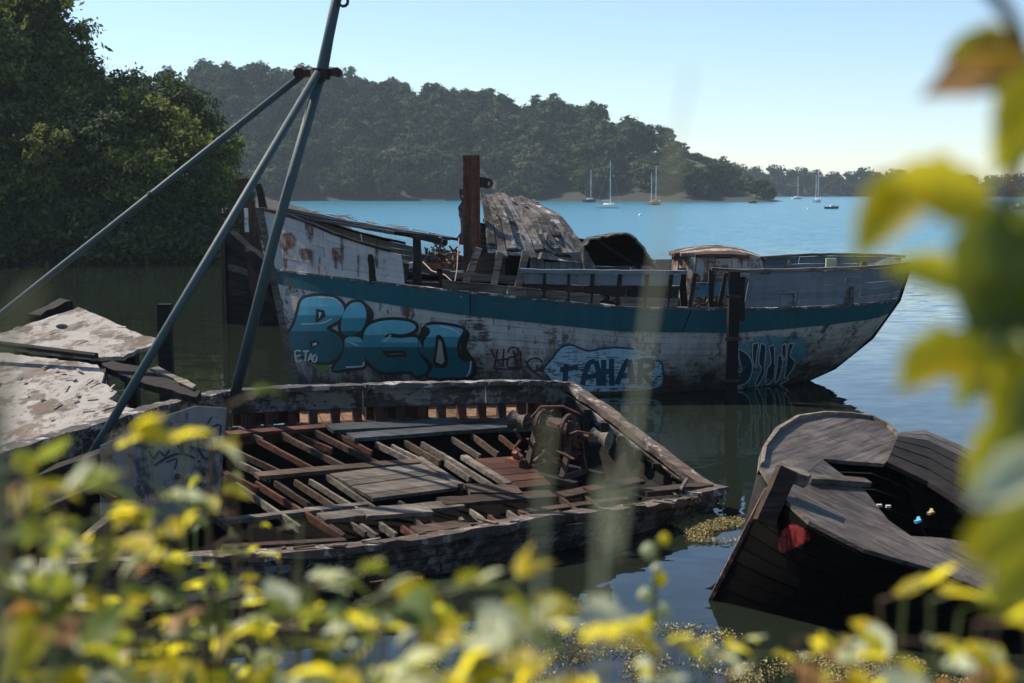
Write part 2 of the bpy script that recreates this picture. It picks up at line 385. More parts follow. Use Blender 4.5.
def crown_arrays(rs, lobes, ncl, nper, card, spread, asp=.55, wild=.75):
    """leaf cards in clumps on the surface of several lobes"""
    V = []; F = []
    w = np.array([l[3] ** 2 for l in lobes]); w = w / w.sum()
    for c in range(ncl):
        lx, ly, lz, lr = lobes[rs.choice(len(lobes), p=w)]
        d = rs.normal(size=3); d[2] = d[2] * .9 + .25; d /= np.linalg.norm(d)
        r = lr * (1 - .45 * rs.random() ** 2.2)
        cc = np.array([lx, ly, lz]) + d * r * np.array([1, 1, .85])
        sp = spread * (.6 + .8 * rs.random())
        n = int(nper * (.6 + .8 * rs.random()))
        P = cc + rs.normal(size=(n, 3)) * sp * np.array([1, 1, .6])
        N = rs.normal(size=(n, 3)) * wild + d * .8 + np.array([0, 0, .35]); N /= np.linalg.norm(N, axis=1)[:, None]
        A = np.cross(N, rs.normal(size=(n, 3))); A /= np.linalg.norm(A, axis=1)[:, None] + 1e-9
        B = np.cross(N, A); s = card * (.55 + .9 * rs.random(n))[:, None]
        o = len(V)
        q = np.stack([P - A * s, P - B * s * asp + N * s * .12, P + A * s, P + B * s * asp - N * s * .12], axis=1).reshape(-1, 3)
        V.extend(map(tuple, q)); F.extend((o + 4 * k, o + 4 * k + 1, o + 4 * k + 2, o + 4 * k + 3) for k in range(n))
    return V, F
def make_lobes(rs, n, rx, rz, zc, rmin, rmax):
    L = []
    for i in range(n):
        a = i * 2.4 + rs.random(); k = (.25 + .75 * rs.random()) ** .6; zz = rs.uniform(-1, 1)
        w = math.sqrt(max(.1, 1 - zz * zz * .8))
        L.append((math.cos(a) * rx * k * w * .75, math.sin(a) * rx * k * w * .75, zc + zz * rz * .72, rs.uniform(rmin, rmax)))
    return L
def raw_mesh(name, V, F, mat, smooth=False):
    me = bpy.data.meshes.new(name); me.from_pydata(V, [], F); me.materials.append(mat); return me
def trunk_mesh(rs, H, r, lobes):
    m = MB(); pts = [Vector((0, 0, -1))]; 
    for k in range(1, 6): pts.append(Vector((rs.normal() * .12 * k, rs.normal() * .12 * k, H * .75 * k / 5)))
    m.tube(pts, [r * (1.25 - .2 * k) for k in range(6)], 8)
    for l in lobes[:9]:
        s = pts[min(5, 2 + int(rs.random() * 3))]; e = Vector(l[:3])
        m.tube([s, s.lerp(e, .5) + Vector((0, 0, -.3)), e], [r * .45, r * .3, r * .1], 5)
    return m
# near tree kinds (unit metres): (crown mesh, trunk mesh, height)
near_kinds = []
for i, (mt, H, rx, rz, zc, nl) in enumerate([('leaf_a', 13, 4.6, 4.6, 8.2, 15), ('leaf_b', 12, 3.6, 4.8, 7.4, 13), ('leaf_dark', 12, 4.8, 4.6, 7.2, 15), ('leaf_b', 8, 3.4, 3.2, 4.6, 11)]):
    rs = np.random.RandomState(11 + i)
    L = make_lobes(rs, nl, rx, rz, zc, 1.1, 2.1)
    V, F = crown_arrays(rs, L, 230, 62, .19, .38, .5, .6)
    tm = trunk_mesh(rs, H, .26, L); to = tm.build('trunk', M['bark']); tme = to.data; bpy.data.objects.remove(to)
    near_kinds.append((raw_mesh('crown', V, F, M[mt]), tme))
rs = np.random.RandomState(5)
V, F = crown_arrays(rs, [(math.cos(a) * 1.1, math.sin(a) * 1.1, .9 + .3 * (a % 2), 1.1) for a in range(6)], 90, 60, .13, .34)
shrub_me = raw_mesh('foliage', V, F, M['leaf_dark'])
def near_tree(name, label, kind, x, y, s, rz, group, sz=1.0):
    t = thing(name, (x, y, head_h(x, y) - .1), label, 'tree', group); t.rotation_euler.z = rz; t.scale = (s, s, s * sz)
    for nm, me in (('crown', near_kinds[kind][0]), ('trunk', near_kinds[kind][1])):
        o = bpy.data.objects.new(nm, me); COL.objects.link(o); o.parent = t
    return t
rnd = random.Random(4)
G1 = 'trees on the wooded headland'
near_tree('oak_tree', 'tallest broadleaf tree on the headland, its sunlit crown cut by the top left corner', 0, -37.6, 106, 1.42, .3, G1)
near_tree('oak_tree', 'tall dark tree beside the corner tree, crown sloping down towards the hill', 0, -34.0, 104, 1.14, 2.2, G1)
near_tree('ash_tree', 'bright green tree above the shore, pale trunk showing, middle of the headland', 1, -26.0, 104, .97, 1.2, G1)
near_tree('ash_tree', 'last sunlit tree at the tip of the headland, leaning over the water', 1, -23.0, 103, .90, .2, G1)
near_tree('oak_tree', 'low rounded tree under the headland tip, its branches near the water', 3, -22.2, 104.5, .85, 4.0, G1)
for (x, y, k, s) in [(-39, 104, 2, 1.2), (-36.5, 99.5, 2, .98), (-33.2, 99.2, 1, .86), (-29.6, 100.5, 2, .92), (-30.4, 106, 2, .90), (-26.6, 99.8, 3, 1.0), (-24.2, 100.2, 2, .66), (-25.6, 106.5, 2, .95),
                     (-34.8, 110, 0, 1.12), (-42, 100, 0, 1.2), (-40, 110, 0, 1.4), (-29, 112, 2, .95), (-46, 104, 2, 1.25), (-25.0, 110, 0, .75), (-40, 113, 2, 1.45), (-36.4, 103, 1, 1.12), (-50, 99, 0, 1.2)]:
    near_tree('holm_oak_tree' if k == 2 else 'broadleaf_tree', 'dark shaded tree packed in the wood on the near headland', k, x + rnd.uniform(-.4, .4), y, s * rnd.uniform(.95, 1.05), rnd.uniform(0, 6.2), G1)
for i in range(34):
    x = -47 + i * .8 + rnd.uniform(-.3, .3); y = head_shore(x) + rnd.uniform(.8, 4.2)
    o = bpy.data.objects.new('shore_shrub', shrub_me); COL.objects.link(o); o.location = (x, y, head_h(x, y) - .2)
    s = rnd.uniform(.8, 1.6); o.scale = (s, s, s * rnd.uniform(.8, 1.5)); o.rotation_euler.z = rnd.uniform(0, 6.2)
    tag(o, 'dark shrub at the foot of the headland wood, just above the shore', 'shrub', 'shrubs along the headland shore')

# hill trees: each its own object, mesh shared
hill_kinds = []
for i in range(5):
    rs = np.random.RandomState(40 + i)
    L = make_lobes(rs, 9, 6.8, 4.6, 8.0, 2.4, 4.2)
    V, F = crown_arrays(rs, L, 210, 20, .62, .55, .6, .30)
    o = len(V); tm = trunk_mesh(rs, 10, .4, L); V += [tuple(v) for v in tm.v]; F += [tuple(a + o for a in f) for f in tm.f]
    hill_kinds.append(raw_mesh('hill_tree', V, F, M['leaf_far_b' if i == 3 else 'leaf_far']))
rnd = random.Random(9); cnt = 0
for row in range(13):
    t = row / 12 * 1.24 - .04
    x = -232 + rnd.uniform(0, 8)
    while x < 118:
        r = interp(x, RIDGE)
        yy = hill_shore(x) + 5 + t * 104 + rnd.uniform(-5, 5)
        xx = x + rnd.uniform(-4, 4)
        cape = sstep((xx - 52) / 50)
        step = 14.5 - 5 * cape
        x += step * rnd.uniform(.85, 1.2)
        z = hill_h(xx, yy)
        if z < 0.6: continue
        if xx > 62 and .45 < t < .98 and rnd.random() < .93: continue      # the open grassy slope
        if xx < -135 and t < .55 and rnd.random() < .75: continue          # hidden behind the headland
        s = rnd.choice((.75, .95, 1.05, 1.4)) * rnd.uniform(.88, 1.12) * lerp(1.0, .58, cape)
        if t < .06: s *= .7
        o = bpy.data.objects.new('hill_tree', hill_kinds[4 if False else rnd.choice([0, 0, 1, 1, 2, 2, 3, 4])]); COL.objects.link(o)
        o.location = (xx, yy, z - 1.5 * s); o.scale = (s, s, s * rnd.uniform(.85, 1.15)); o.rotation_euler.z = rnd.uniform(0, 6.2)
        tag(o, 'broadleaf tree in the hazy wood that covers the hill across the water', 'tree', 'trees on the hill across the water'); cnt += 1
print('hill trees', cnt)
# far shore wood: one mass
rs = np.random.RandomState(77); Vf = []; Ff = []
bV, bF = crown_arrays(rs, make_lobes(rs, 8, 6.5, 4.2, 7, 2.6, 4), 60, 9, 1.15, 1.2)
bV = np.array(bV); bF = np.array(bF)
x = -700
while x < 760:
    for k in range(3):
        y = 1092 + 25 * math.sin(x * .008) + .05 * (x - 200) + k * 22 + rs.uniform(-5, 5); xx = x + rs.uniform(-5, 5)
        s = rs.uniform(.75, 1.15); a = rs.uniform(0, 6.3); c, d = math.cos(a), math.sin(a)
        P = bV * s; P = np.stack([P[:, 0] * c - P[:, 1] * d + xx, P[:, 0] * d + P[:, 1] * c + y, P[:, 2] + far_h(xx, y) - 1.5], 1)
        Ff.extend(map(tuple, bF + len(Vf))); Vf.extend(map(tuple, P))
    x += 12 * rs.uniform(.8, 1.2) if x > 80 else 26
me = raw_mesh('far_wood', Vf, Ff, M['leaf_shore']); o = bpy.data.objects.new('far_wood', me); COL.objects.link(o)
tag(o, 'low blue-grey belt of woodland along the far shore', 'wood', kind='stuff')
# ---------------------------------------------------------------- trawler wreck
TR = thing('trawler_wreck', (1.0, 36.8, 0), 'large wooden fishing boat wreck with blue stripe and blue graffiti on peeling white hull', 'shipwreck')
rnd = random.Random(21)
ZS = [(0, 2.95), (.17, 2.75), (.33, 2.50), (.545, 2.15), (.725, 2.10), (.97, 2.15), (1, 2.17)]
SH = [(0, .34), (.17, .47), (.33, .54), (.545, .55), (.725, .55), (.97, .38), (1, .36)]
def zs(q): return interp(q, ZS)
def zst(q): return zs(q) - interp(q, SH)
def xs_(z): return -5.62 - .18 * z
XE = [(-.6, 6.4), (-.2, 7.35), (.2, 8.25), (.6, 8.9), (1.2, 9.5), (2.1, 10.1), (3.1, 10.4)]
def xe_(z): return interp(z, XE)
def hullp(q, z, side=-1, out=0.0):
    x = lerp(xs_(z), xe_(z), q)
    k = sstep((z + .8) / 3.0)
    ub = lerp(.55, .36, k); us = lerp(.5, .66, k)
    f1 = 1 - (1 - min(1, q / ub)) ** lerp(1.7, 2.3, k)
    f2 = 1.0
    if q > us: f2 = (1 - ((q - us) / (1 - us)) ** lerp(1.7, 2.6, k)) ** lerp(.95, .62, k)
    w = lerp(2.3, 2.78, k) * f1 * max(0, f2) + .07
    return Vector((x, 36.9 + .045 * x + side * (w + out), z))
def strip(mb, q0, q1, zlo, zhi, side=-1, out=0.0, th=.05, n=10, wob=0.0):
    secs = []
    for i in range(n + 1):
        q = lerp(q0, q1, i / n); a, b = zlo(q), zhi(q)
        if wob: a += rnd.uniform(-wob, wob); b += rnd.uniform(-wob, wob)
        secs.append([hullp(q, a, side, out), hullp(q, b, side, out), hullp(q, b, side, out - th), hullp(q, a, side, out - th)])
    return mb.loft(secs)
def planked(parent, q0, q1, zlo, zhi, rows, mat, side=-1, name='plank', breaks=4, wob=.006, th=.05, miss=0.0, stag=.05):
    for r in range(rows):
        cuts = [q0] + sorted(lerp(q0, q1, (k + 1) / breaks + rnd.uniform(-.4, .4) / breaks) for k in range(breaks - 1)) + [q1]
        for a, b in zip(cuts, cuts[1:]):
            if rnd.random() < miss: continue
            o = rnd.uniform(.0, .008)
            m = MB(); strip(m, a + .0005, b - .0005, lambda q: lerp(zlo(q), zhi(q), r / rows) + .003, lambda q: lerp(zlo(q), zhi(q), (r + 1) / rows) - .002, side, o, th, max(3, int((b - a) * 36)), wob)
            m.build(name, mat, parent)
# smooth shells used for laying paint on the hull
shell_v = []; shell_f = []
NQ, NZ = 90, 40
for j in range(NZ):
    for i in range(NQ + 1):
        q = i / NQ; z = lerp(-.5, 4.5 if q < .24 else 3.05, j / (NZ - 1)); shell_v.append(hullp(q, z, -1, .015))
for j in range(NZ - 1):
    for i in range(NQ): a = j * (NQ + 1) + i; shell_f.append((a, a + 1, a + NQ + 2, a + NQ + 1))
HULL = BVHTree.FromPolygons(shell_v, shell_f)
# hull lining just inside the planks keeps daylight out of the seams
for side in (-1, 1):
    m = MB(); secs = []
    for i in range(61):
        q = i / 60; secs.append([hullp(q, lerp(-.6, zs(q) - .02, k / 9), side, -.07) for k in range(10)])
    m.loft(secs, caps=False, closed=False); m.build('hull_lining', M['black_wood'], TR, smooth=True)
planked(TR, .004, .996, lambda q: -.55, zst, 15, M['hull_white'], -1, breaks=4)
planked(TR, .004, .996, lambda q: -.55, zst, 8, M['hull_white'], 1, breaks=3)
for side in (-1, 1):
    for a, b in ((.003, .31), (.312, .64), (.642, .997)):
        m = MB(); strip(m, a, b, zst, zs, side, .035, .07, 14, .004); m.build('rubbing_strake', M['hull_blue'], TR)
    m = MB(); strip(m, .003, .997, lambda q: zs(q) + .004, lambda q: zs(q) + .05, side, .05, .32, 60, .01); m.build('covering_board', M['gunwale'], TR)
# stem timber
m = MB(); secs = []
for z in [-.6, 0, .8, 1.6, 2.3, 2.95, 3.6, 4.2, 4.55]:
    c = Vector((xs_(z) - .04, 36.9 + .045 * xs_(z), z)); secs.append([c + Vector((-.07, -.1, 0)), c + Vector((.16, -.17, 0)), c + Vector((.16, .17, 0)), c + Vector((-.07, .1, 0))])
m.loft(secs).build('stem', M['grey_wood'], TR)
# stern post / sternmost timber
m = MB(); secs = []
for z in [-.5, .3, 1.1, 2.1, 3.08]:
    c = Vector((xe_(z) + .02, 36.9 + .045 * xe_(z), z)); secs.append([c + Vector((-.12, -.12, 0)), c + Vector((.09, -.09, 0)), c + Vector((.09, .09, 0)), c + Vector((-.12, .12, 0))])
m.loft(secs).build('stern_post', M['dark_wood'], TR)
# deck planks
for r in range(14):
    m = MB(); secs = []
    for i in range(31):
        q = lerp(.03, .97, i / 30); a = hullp(q, zs(q) - .12, -1, -.1); b = hullp(q, zs(q) - .12, 1, -.1)
        p0 = a.lerp(b, (r + .03) / 14); p1 = a.lerp(b, (r + .97) / 14); dz = Vector((0, 0, -.06)); secs.append([p0, p1, p1 + dz, p0 + dz])
    m.loft(secs).build('deck_plank', M['dark_wood'], TR)
# bow bulwark
BT = lambda q: interp(q, [(0, 4.48), (.05, 4.32), (.085, 4.11), (.12, 3.88), (.16, 3.67), (.20, 3.50), (.24, 3.36)])
for side in (-1, 1):
    planked(TR, .004, .215, lambda q: zs(q) + .055, BT, 5, M['bow_white'], side, 'bulwark_plank', 2, .006)
    m = MB(); strip(m, .002, .20, lambda q: BT(q) + .005, lambda q: BT(q) + .07, side, .05, .2, 12, .012); m.build('bow_rail', M['dark_wood'], TR)
# whaleback foredeck, sloping down aft, torn along the near side
for k in range(9):
    m = MB(); y0 = lerp(-.15, 1.0, k / 9); secs = []
    e = rnd.uniform(.24, .30) if k > 2 else rnd.uniform(.16, .27)
    for i in range(11):
        q = lerp(.015, e, i / 10); z = lerp(4.60, 3.78, (q / .27) ** .9) - .10 * abs(y0 - .3)
        a = hullp(q, 3.6, -1, 0); b = hullp(q, 3.6, 1, 0)
        p0 = a.lerp(b, .5 + y0 * .46); p1 = a.lerp(b, .5 + (y0 + .122) * .46); p0.z = p1.z = z + rnd.uniform(-.015, .015)
        dz = Vector((0, 0, -.07)); secs.append([p0, p1, p1 + dz, p0 + dz])
    m.loft(secs).build('foredeck_plank', M['blue_board' if k % 3 == 0 else 'dark_wood'], TR)
m = MB(); m.beam(at(288, 211, 37.4), at(447, 243, 36.9), .12, .13, n=8, jit=.2, rnd=rnd); m.build('foredeck_beam', M['dark_wood'], TR)
m = MB()
for i in range(26):      # flakes and splinters on the broken foredeck edge
    q = rnd.uniform(.03, .26); c = hullp(q, 3.6, -1, 0).lerp(hullp(q, 3.6, 1, 0), rnd.uniform(.43, .6)); c.z = lerp(4.66, 3.84, q / .27)
    d = Vector((rnd.uniform(.6, 1), rnd.uniform(-.3, .3), rnd.uniform(-.25, .1))).normalized(); m.beam(c, c + d * rnd.uniform(.15, .5), rnd.uniform(.03, .1), .02)
m.build('splinters', M['white_flake'], TR)['kind'] = 'stuff'
# mid bulwark: rail, inner boards, frames
RT = lambda q: interp(q, [(.2, 3.28), (.3, 3.18), (.41, 3.11), (.6, 3.07), (.72, 3.07), (.9, 3.10), (1, 3.12)])
m = MB(); strip(m, .385, .625, lambda q: RT(q) - .09, lambda q: RT(q), -1, .06, .22, 16, .008); m.build('rail', M['stern_grey'], TR)
planked(TR, .39, .62, lambda q: RT(q) - .36, lambda q: RT(q) - .1, 1, M['stern_grey'], -1, 'bulwark_plank', 3, .01)
planked(TR, .27, .62, lambda q: zs(q) + .05, lambda q: zs(q) + .27, 1, M['grey_wood'], -1, 'bulwark_plank', 5, .012, miss=.3)
planked(TR, .40, .62, lambda q: zs(q) + .28, lambda q: RT(q) - .38, 1, M['dark_wood'], -1, 'bulwark_plank', 5, .012, miss=.35)
planked(TR, .22, .72, lambda q: zs(q) + .06, lambda q: RT(q), 4, M['stern_grey'], 1, 'bulwark_plank', 4, .01)
for q in (.42, .455, .49, .53, .57, .605, .64, .685):
    z0 = zs(q); a = hullp(q, z0 - .1, -1, -.06); b = hullp(q, RT(q) - .06 if q > .38 else z0 + rnd.uniform(.5, .75), -1, -.05)
    m = MB(); m.beam(a, b, .13, .1, n=4, jit=.12, rnd=rnd); m.build('stanchion', M['dark_wood'], TR)
for (px, y0, y1, ln, w, mt) in [(373, 254, 284, 1, .2, 'dark_wood'), (404, 263, 288, -2, .17, 'brown_wood'), (417, 236, 290, 0, .2, 'dark_wood'), (441, 268, 292, 2, .13, 'dark_wood'), (470, 248, 294, -9, .17, 'grey_wood'),
                            (496, 252, 296, -4, .17, 'grey_wood'), (521, 251, 297, -5, .17, 'grey_wood'), (683, 268, 308, 1, .16, 'dark_wood'), (711, 268, 308, 0, .12, 'dark_wood')]:
    m = MB(); m.beam(at(px + ln, y1, 34.6), at(px - ln, y0, 34.6), w, .15, up=(0, 1, 0), n=5, jit=.13, rnd=rnd); m.build('stanchion', M[mt], TR)
m = MB(); m.beam(at(415, 264.5, 36.6), at(452, 266, 36.9), .16, .13, n=2); m.build('rusty_beam', M['rust_orange'], TR)
m = MB(); m.beam(at(380, 262, 36.4), at(470, 277, 36.4), .1, .16, n=4, jit=.15, rnd=rnd); m.build('broken_plank', M['grey_wood'], TR)
m = MB(); m.beam(at(392, 268, 36.1), at(418, 264, 36.1), .05, .14, n=3, jit=.15, rnd=rnd); m.build('broken_plank', M['white_flake'], TR)
m = MB(); m.beam(at(450, 275, 36.2), at(585, 286, 36.2), .06, .2, n=6, jit=.15, rnd=rnd); m.build('broken_plank', M['grey_wood'], TR)
m = MB(); m.beam(at(520, 285, 36.0), at(600, 290, 36.0), .06, .18, n=6, jit=.2, rnd=rnd); m.build('broken_plank', M['brown_wood'], TR)
def pile(name, px0, px1, ytop, ybot, Y, n, mat, seed, ln=.5):
    r = random.Random(seed); m = MB()
    for i in range(n):
        t = r.random(); px = lerp(px0, px1, t); env = 1 - abs(t - .5) * 1.5
        c = at(px, lerp(ybot, ytop, r.random() * max(.15, env)), Y + r.uniform(-.5, .5))
        d = Vector((r.gauss(0, 1), r.gauss(0, .7), r.gauss(0, .6))).normalized(); L = r.uniform(.12, ln)
        m.beam(c - d * L / 2, c + d * L / 2, r.uniform(.02, .07), r.uniform(.015, .04))
    o = m.build(name, mat, TR); o['kind'] = 'stuff'
pile('debris', 420, 462, 240, 264, 37.2, 110, M['plaster'], 1)
pile('debris', 618, 656, 280, 306, 36.4, 120, M['grey_wood'], 2, .4)
pile('debris', 664, 730, 294, 308, 36.4, 90, M['brown_wood'], 3, .4)
pile('debris', 420, 600, 289, 300, 35.9, 90, M['white_flake'], 4, .3)
pile('debris', 540, 620, 276, 300, 36.6, 60, M['dark_wood'], 5, .6)
# rusty steel mast stump (I-section) with lug
p = at(472, 292, 36.6); ztop = at(472, 155, 36.6).z; m = MB()
for dx in (-.19, .19): m.beam((p.x + dx, 36.6, 2.1), (p.x + dx * .98, 36.6, ztop), .05, .4, up=(0, 1, 0), n=6, jit=.02, rnd=rnd)
m.beam((p.x, 36.62, 2.1), (p.x, 36.62, ztop - .02), .36, .05, up=(0, 1, 0)); m.beam((p.x, 36.46, 2.1), (p.x, 36.46, ztop - .01), .345, .05, up=(0, 1, 0)); ms = m.build('mast_stump', M['rust'], TR)
m = MB(); m.beam((p.x + .2, 36.6, ztop - .68), (p.x + .42, 36.6, ztop - .72), .18, .26); m.ring((p.x + .42, 36.6, ztop - .72), (0, 1, 0), .06, .13, .1, 10); m.build('lug', M['rust_dark'], ms)
m = MB(); m.beam(at(466, 245, 37.3), at(470, 190, 37.5), .44, .06, up=(0, 1, 0), n=9, jit=.3, rnd=rnd); m.build('broken_board', M['roof_wood'], TR)
# collapsed wheelhouse roof: planks running down the slope
RA, RB, RC, RD = at(480, 191, 38.6), at(532, 197, 40.2), at(488, 250, 36.4), at(594, 262, 37.4)
nb = Vector((.15, -.5, .85)).normalized()
def roofp(s, t):
    top = RA.lerp(RB, t); bot = RC.lerp(RD, t)
    return top.lerp(bot, s) + nb * (.30 * math.sin(s * math.pi) * lerp(.4, 1, t)) + nb * .13 * noise.noise(Vector((s * 3, t * 6, 1)))
for k in range(11):
    t0, t1 = k / 11 + .006, (k + 1) / 11 - .004; s1 = 1 + rnd.uniform(-.14, .06); s0 = rnd.uniform(-.02, .05); secs = []
    if k in (3, 8): s1 = .58 if k == 3 else .72
    if k == 6: s0 = .22
    lift = nb * rnd.uniform(-.02, .02)
    for i in range(13):
        s = lerp(s0, s1, i / 12); a, b = roofp(s, t0) + lift, roofp(s, t1) + lift * rnd.uniform(.5, 1.5); secs.append([a, b, b - nb * .06, a - nb * .06])
    m = MB(); m.loft(secs); m.build('roof_plank', M['roof_wood'], TR)
m = MB(); m.loft([[roofp(i / 10, t / 6) - nb * .075 for t in range(7)] for i in range(11)], caps=False, closed=False); m.build('roof_sheathing', M['roof_wood'], TR)
for s in (.05, .5, .93):
    m = MB(); m.tube([roofp(s, t / 8) - nb * .12 for t in range(9)], .06, 6); m.build('roof_beam', M['dark_wood'], TR)
m = MB()
for i in range(14):
    s, t = rnd.random(), rnd.random(); c = roofp(s, t) + nb * .05; d = (roofp(min(1, s + .1), t) - roofp(s, t)).normalized() + Vector((rnd.uniform(-.5, .5), rnd.uniform(-.3, .3), rnd.uniform(-.1, .2)))
    m.beam(c, c + d.normalized() * rnd.uniform(.1, .45), rnd.uniform(.03, .12), .025)
m.build('splinters', M['grey_wood'], TR)['kind'] = 'stuff'
# remaining wheelhouse wall with a broken opening
for k in range(8):
    x0 = lerp(530, 589, k / 8); x1 = lerp(530, 589, (k + 1) / 8) - .6; yt = lerp(248, 254, k / 8) + rnd.uniform(-2, 2)
    m = MB()
    if k in (2, 3): m.slab([at(x0, 262, 37.4), at(x1, 262, 37.4), at(x1, 275, 37.4), at(x0, 275, 37.4)], (0, -1, 0), .05)
    else: m.slab([at(x0, yt, 37.4), at(x1, yt, 37.4), at(x1, 275, 37.4), at(x0, 275, 37.4)], (0, -1, 0), .05)
    m.build('cabin_board', M['stern_grey'], TR)
m = MB(); m.slab([at(476, 222, 39.4), at(590, 240, 39.4), at(590, 280, 39.4), at(476, 280, 39.4)], (0, -1, 0), .05); m.build('cabin_board', M['black_wood'], TR)  # black sheet stands in for the deep shade under the roof
m = MB(); m.slab([at(480, 225, 37.9), at(505, 245, 37.9), at(505, 275, 37.9), at(480, 275, 37.9)], (0, -1, 0), .05); m.build('cabin_board', M['grey_wood'], TR)
def catmull_pts(P): return [(lerp(a[0], b[0], k / 3), lerp(a[1], b[1], k / 3)) for a, b in zip(P, P[1:]) for k in range(3)] + [P[-1]]
# dark open hood: arched shell with closed back
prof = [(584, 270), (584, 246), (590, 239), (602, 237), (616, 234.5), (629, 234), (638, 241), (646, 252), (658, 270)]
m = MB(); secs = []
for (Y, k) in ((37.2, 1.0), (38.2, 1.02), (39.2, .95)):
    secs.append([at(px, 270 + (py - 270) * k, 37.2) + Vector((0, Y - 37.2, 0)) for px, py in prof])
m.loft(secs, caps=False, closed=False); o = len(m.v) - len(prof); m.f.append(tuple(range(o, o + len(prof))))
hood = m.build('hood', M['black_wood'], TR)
m = MB(); m.tube([at(px + rnd.uniform(-1, 1), py + rnd.uniform(-1, 1), 37.2) for px, py in catmull_pts(prof)], .035, 5); m.build('hood_rim', M['grey_wood'], hood)
for k in range(5):
    i = 2 + k; a = at(*prof[i], 37.2); m = MB(); m.beam(a + Vector((0, .1, -.06)), a + Vector((0, 1.9, -.12)), .05, .07); m.build('hood_rib', M['dark_wood'], hood)
m = MB(); m.beam(at(596, 240, 37.6), at(640, 268, 37.9), .12, .08, n=4, jit=.1, rnd=rnd); m.build('fallen_board', M['dark_wood'], hood)
# rounded aft deckhouse
DC = at(716, 300, 38.4); n = 28
def dh(a, rx, ry):
    c, s = math.cos(a), math.sin(a); return (math.copysign(abs(c) ** .75, c) * rx, math.copysign(abs(s) ** .75, s) * ry)
m = MB(); m.loft([[Vector((DC.x + dh(i * math.tau / n, 1.14 * k, 1.22 * k)[0], 38.4 + dh(i * math.tau / n, 1.14 * k, 1.22 * k)[1], z)) for i in range(n)] for z, k in ((1.9, 1.05), (3.2, .97))], caps=False); house = m.build('deckhouse', M['dark_wood'], TR)
NBD = 30
for b_ in range(NBD):
    a0, a1 = (b_ + .03) / NBD * math.tau, (b_ + .97) / NBD * math.tau; zt = 3.26 + rnd.uniform(-.04, .03) - .12 * max(0, math.cos((a0 + a1) / 2)) ** 2; m = MB(); secs = []; o_ = rnd.uniform(-.015, .02)
    for j in range(6):
        z = lerp(1.95, zt, j / 5); k = lerp(1.06, .96, j / 5) + o_; P4 = []
        for a_, kk in ((a0, k), (a1, k), (a1, k - .04), (a0, k - .04)):
            q_ = dh(a_, 1.22 * kk, 1.3 * kk); P4.append(Vector((DC.x + q_[0], 38.4 + q_[1], z)))
        secs.append(P4)
    m.loft(secs).build('wall_board', M['plaster'], house)
for b_ in range(9):      # cambered roof boards running fore and aft, ends broken unevenly
    y0, y1 = lerp(-1.32, 1.32, (b_ + .02) / 9), lerp(-1.32, 1.32, (b_ + .98) / 9); ym = (y0 + y1) / 2; w = 1.27 * max(.25, 1 - abs(ym / 1.36) ** 2.6) ** .5; m = MB(); secs = []; l0, l1 = -w + rnd.uniform(-.05, .06), w + rnd.uniform(-.12, .04)
    for j in range(11):
        x = lerp(l0, l1, j / 10); z = lambda y: 3.30 + .22 * (1 - (x / 1.35) ** 2) * (1 - (y / 1.5) ** 2) - .10 * max(0, x) ** 2 + .02 * noise.noise(Vector((x * 3, y * 4, b_)))
        secs.append([Vector((DC.x + x, 38.4 + y0, z(y0))), Vector((DC.x + x, 38.4 + y1, z(y1))), Vector((DC.x + x, 38.4 + y1, z(y1) - .09)), Vector((DC.x + x, 38.4 + y0, z(y0) - .09))])
    m.loft(secs).build('deckhouse_roof_board', M['plaster' if b_ % 2 else 'brown_wood'], house)
pc = at(696, 278, 37.25); m = MB(); m.ring(pc, (-.35, -1, 0), .07, .12, .06, 16); m.build('porthole', M['rust'], house)
m = MB(); m.ring(pc + Vector((.0, .01, 0)), (-.35, -1, 0), .001, .07, .02, 12); m.build('porthole_opening', M['black_wood'], house)
m = MB(); m.slab([at(690, 283, 34.55), at(729, 282, 34.55), at(729, 296, 34.55), at(690, 297, 34.55)], (0, -1, 0), .05); m.build('blue_board', wood('flaked_light_blue', (.04, .05, .055), (.12, .13, .14), paint=(.10, .22, .29), pamt=.55, pscale=4), TR)
# stern bulwark
for side in (-1, 1):
    planked(TR, .72, .996, lambda q: zs(q) + .06, lambda q: RT(q) - .05 + (.14 * sstep((q - .72) / .2) if side > 0 else 0), 5, M['stern_grey'], side, 'bulwark_plank', 2, .006)
    m = MB(); strip(m, .70, .998, lambda q: RT(q) - .04 + (.14 * sstep((q - .72) / .2) if side > 0 else 0), lambda q: RT(q) + .03 + (.14 * sstep((q - .72) / .2) if side > 0 else 0), side, .06, .2, 22, .006); m.build('rail', M['grey_wood'], TR)
for q in (.78, .84, .90, .95):
    m = MB(); a = hullp(q, zs(q) - .05, 1, -.12); b = hullp(q, RT(q) - .04, 1, -.12); m.beam(a, b, .12, .1); m.build('stanchion', M['grey_wood'], TR)
m = MB(); a = hullp(.915, zs(.9), 1, -.25); a.z = 2.4; m.beam(a, (a.x, a.y, 3.14), .28, .1, up=(0, 1, 0)); m.build('stern_post_board', M['yellow_green'], TR)
m = MB(); c = hullp(.785, zs(.785) + .05, -1, .03); m.beam(c + Vector((-.22, 0, .38)), c + Vector((.22, 0, .38)), .08, .06); m.beam(c + Vector((.22, 0, 0)), c + Vector((.22, 0, .4)), .06, .06); m.beam(c + Vector((.02, 0, 0)), c + Vector((.02, 0, .3)), .28, .03, up=(0, 1, 0)); m.build('freeing_port', M['stern_grey'], TR)
m = MB(); c = hullp(.885, zs(.885) + .05, -1, .03); m.beam(c + Vector((-.14, 0, 0)), c + Vector((-.14, 0, .4)), .34, .03, up=(0, 1, 0)); m.beam(c + Vector((.12, 0, 0)), c + Vector((.12, 0, .45)), .09, .06, up=(0, 1, 0)); m.build('freeing_port', M['grey_wood'], TR)
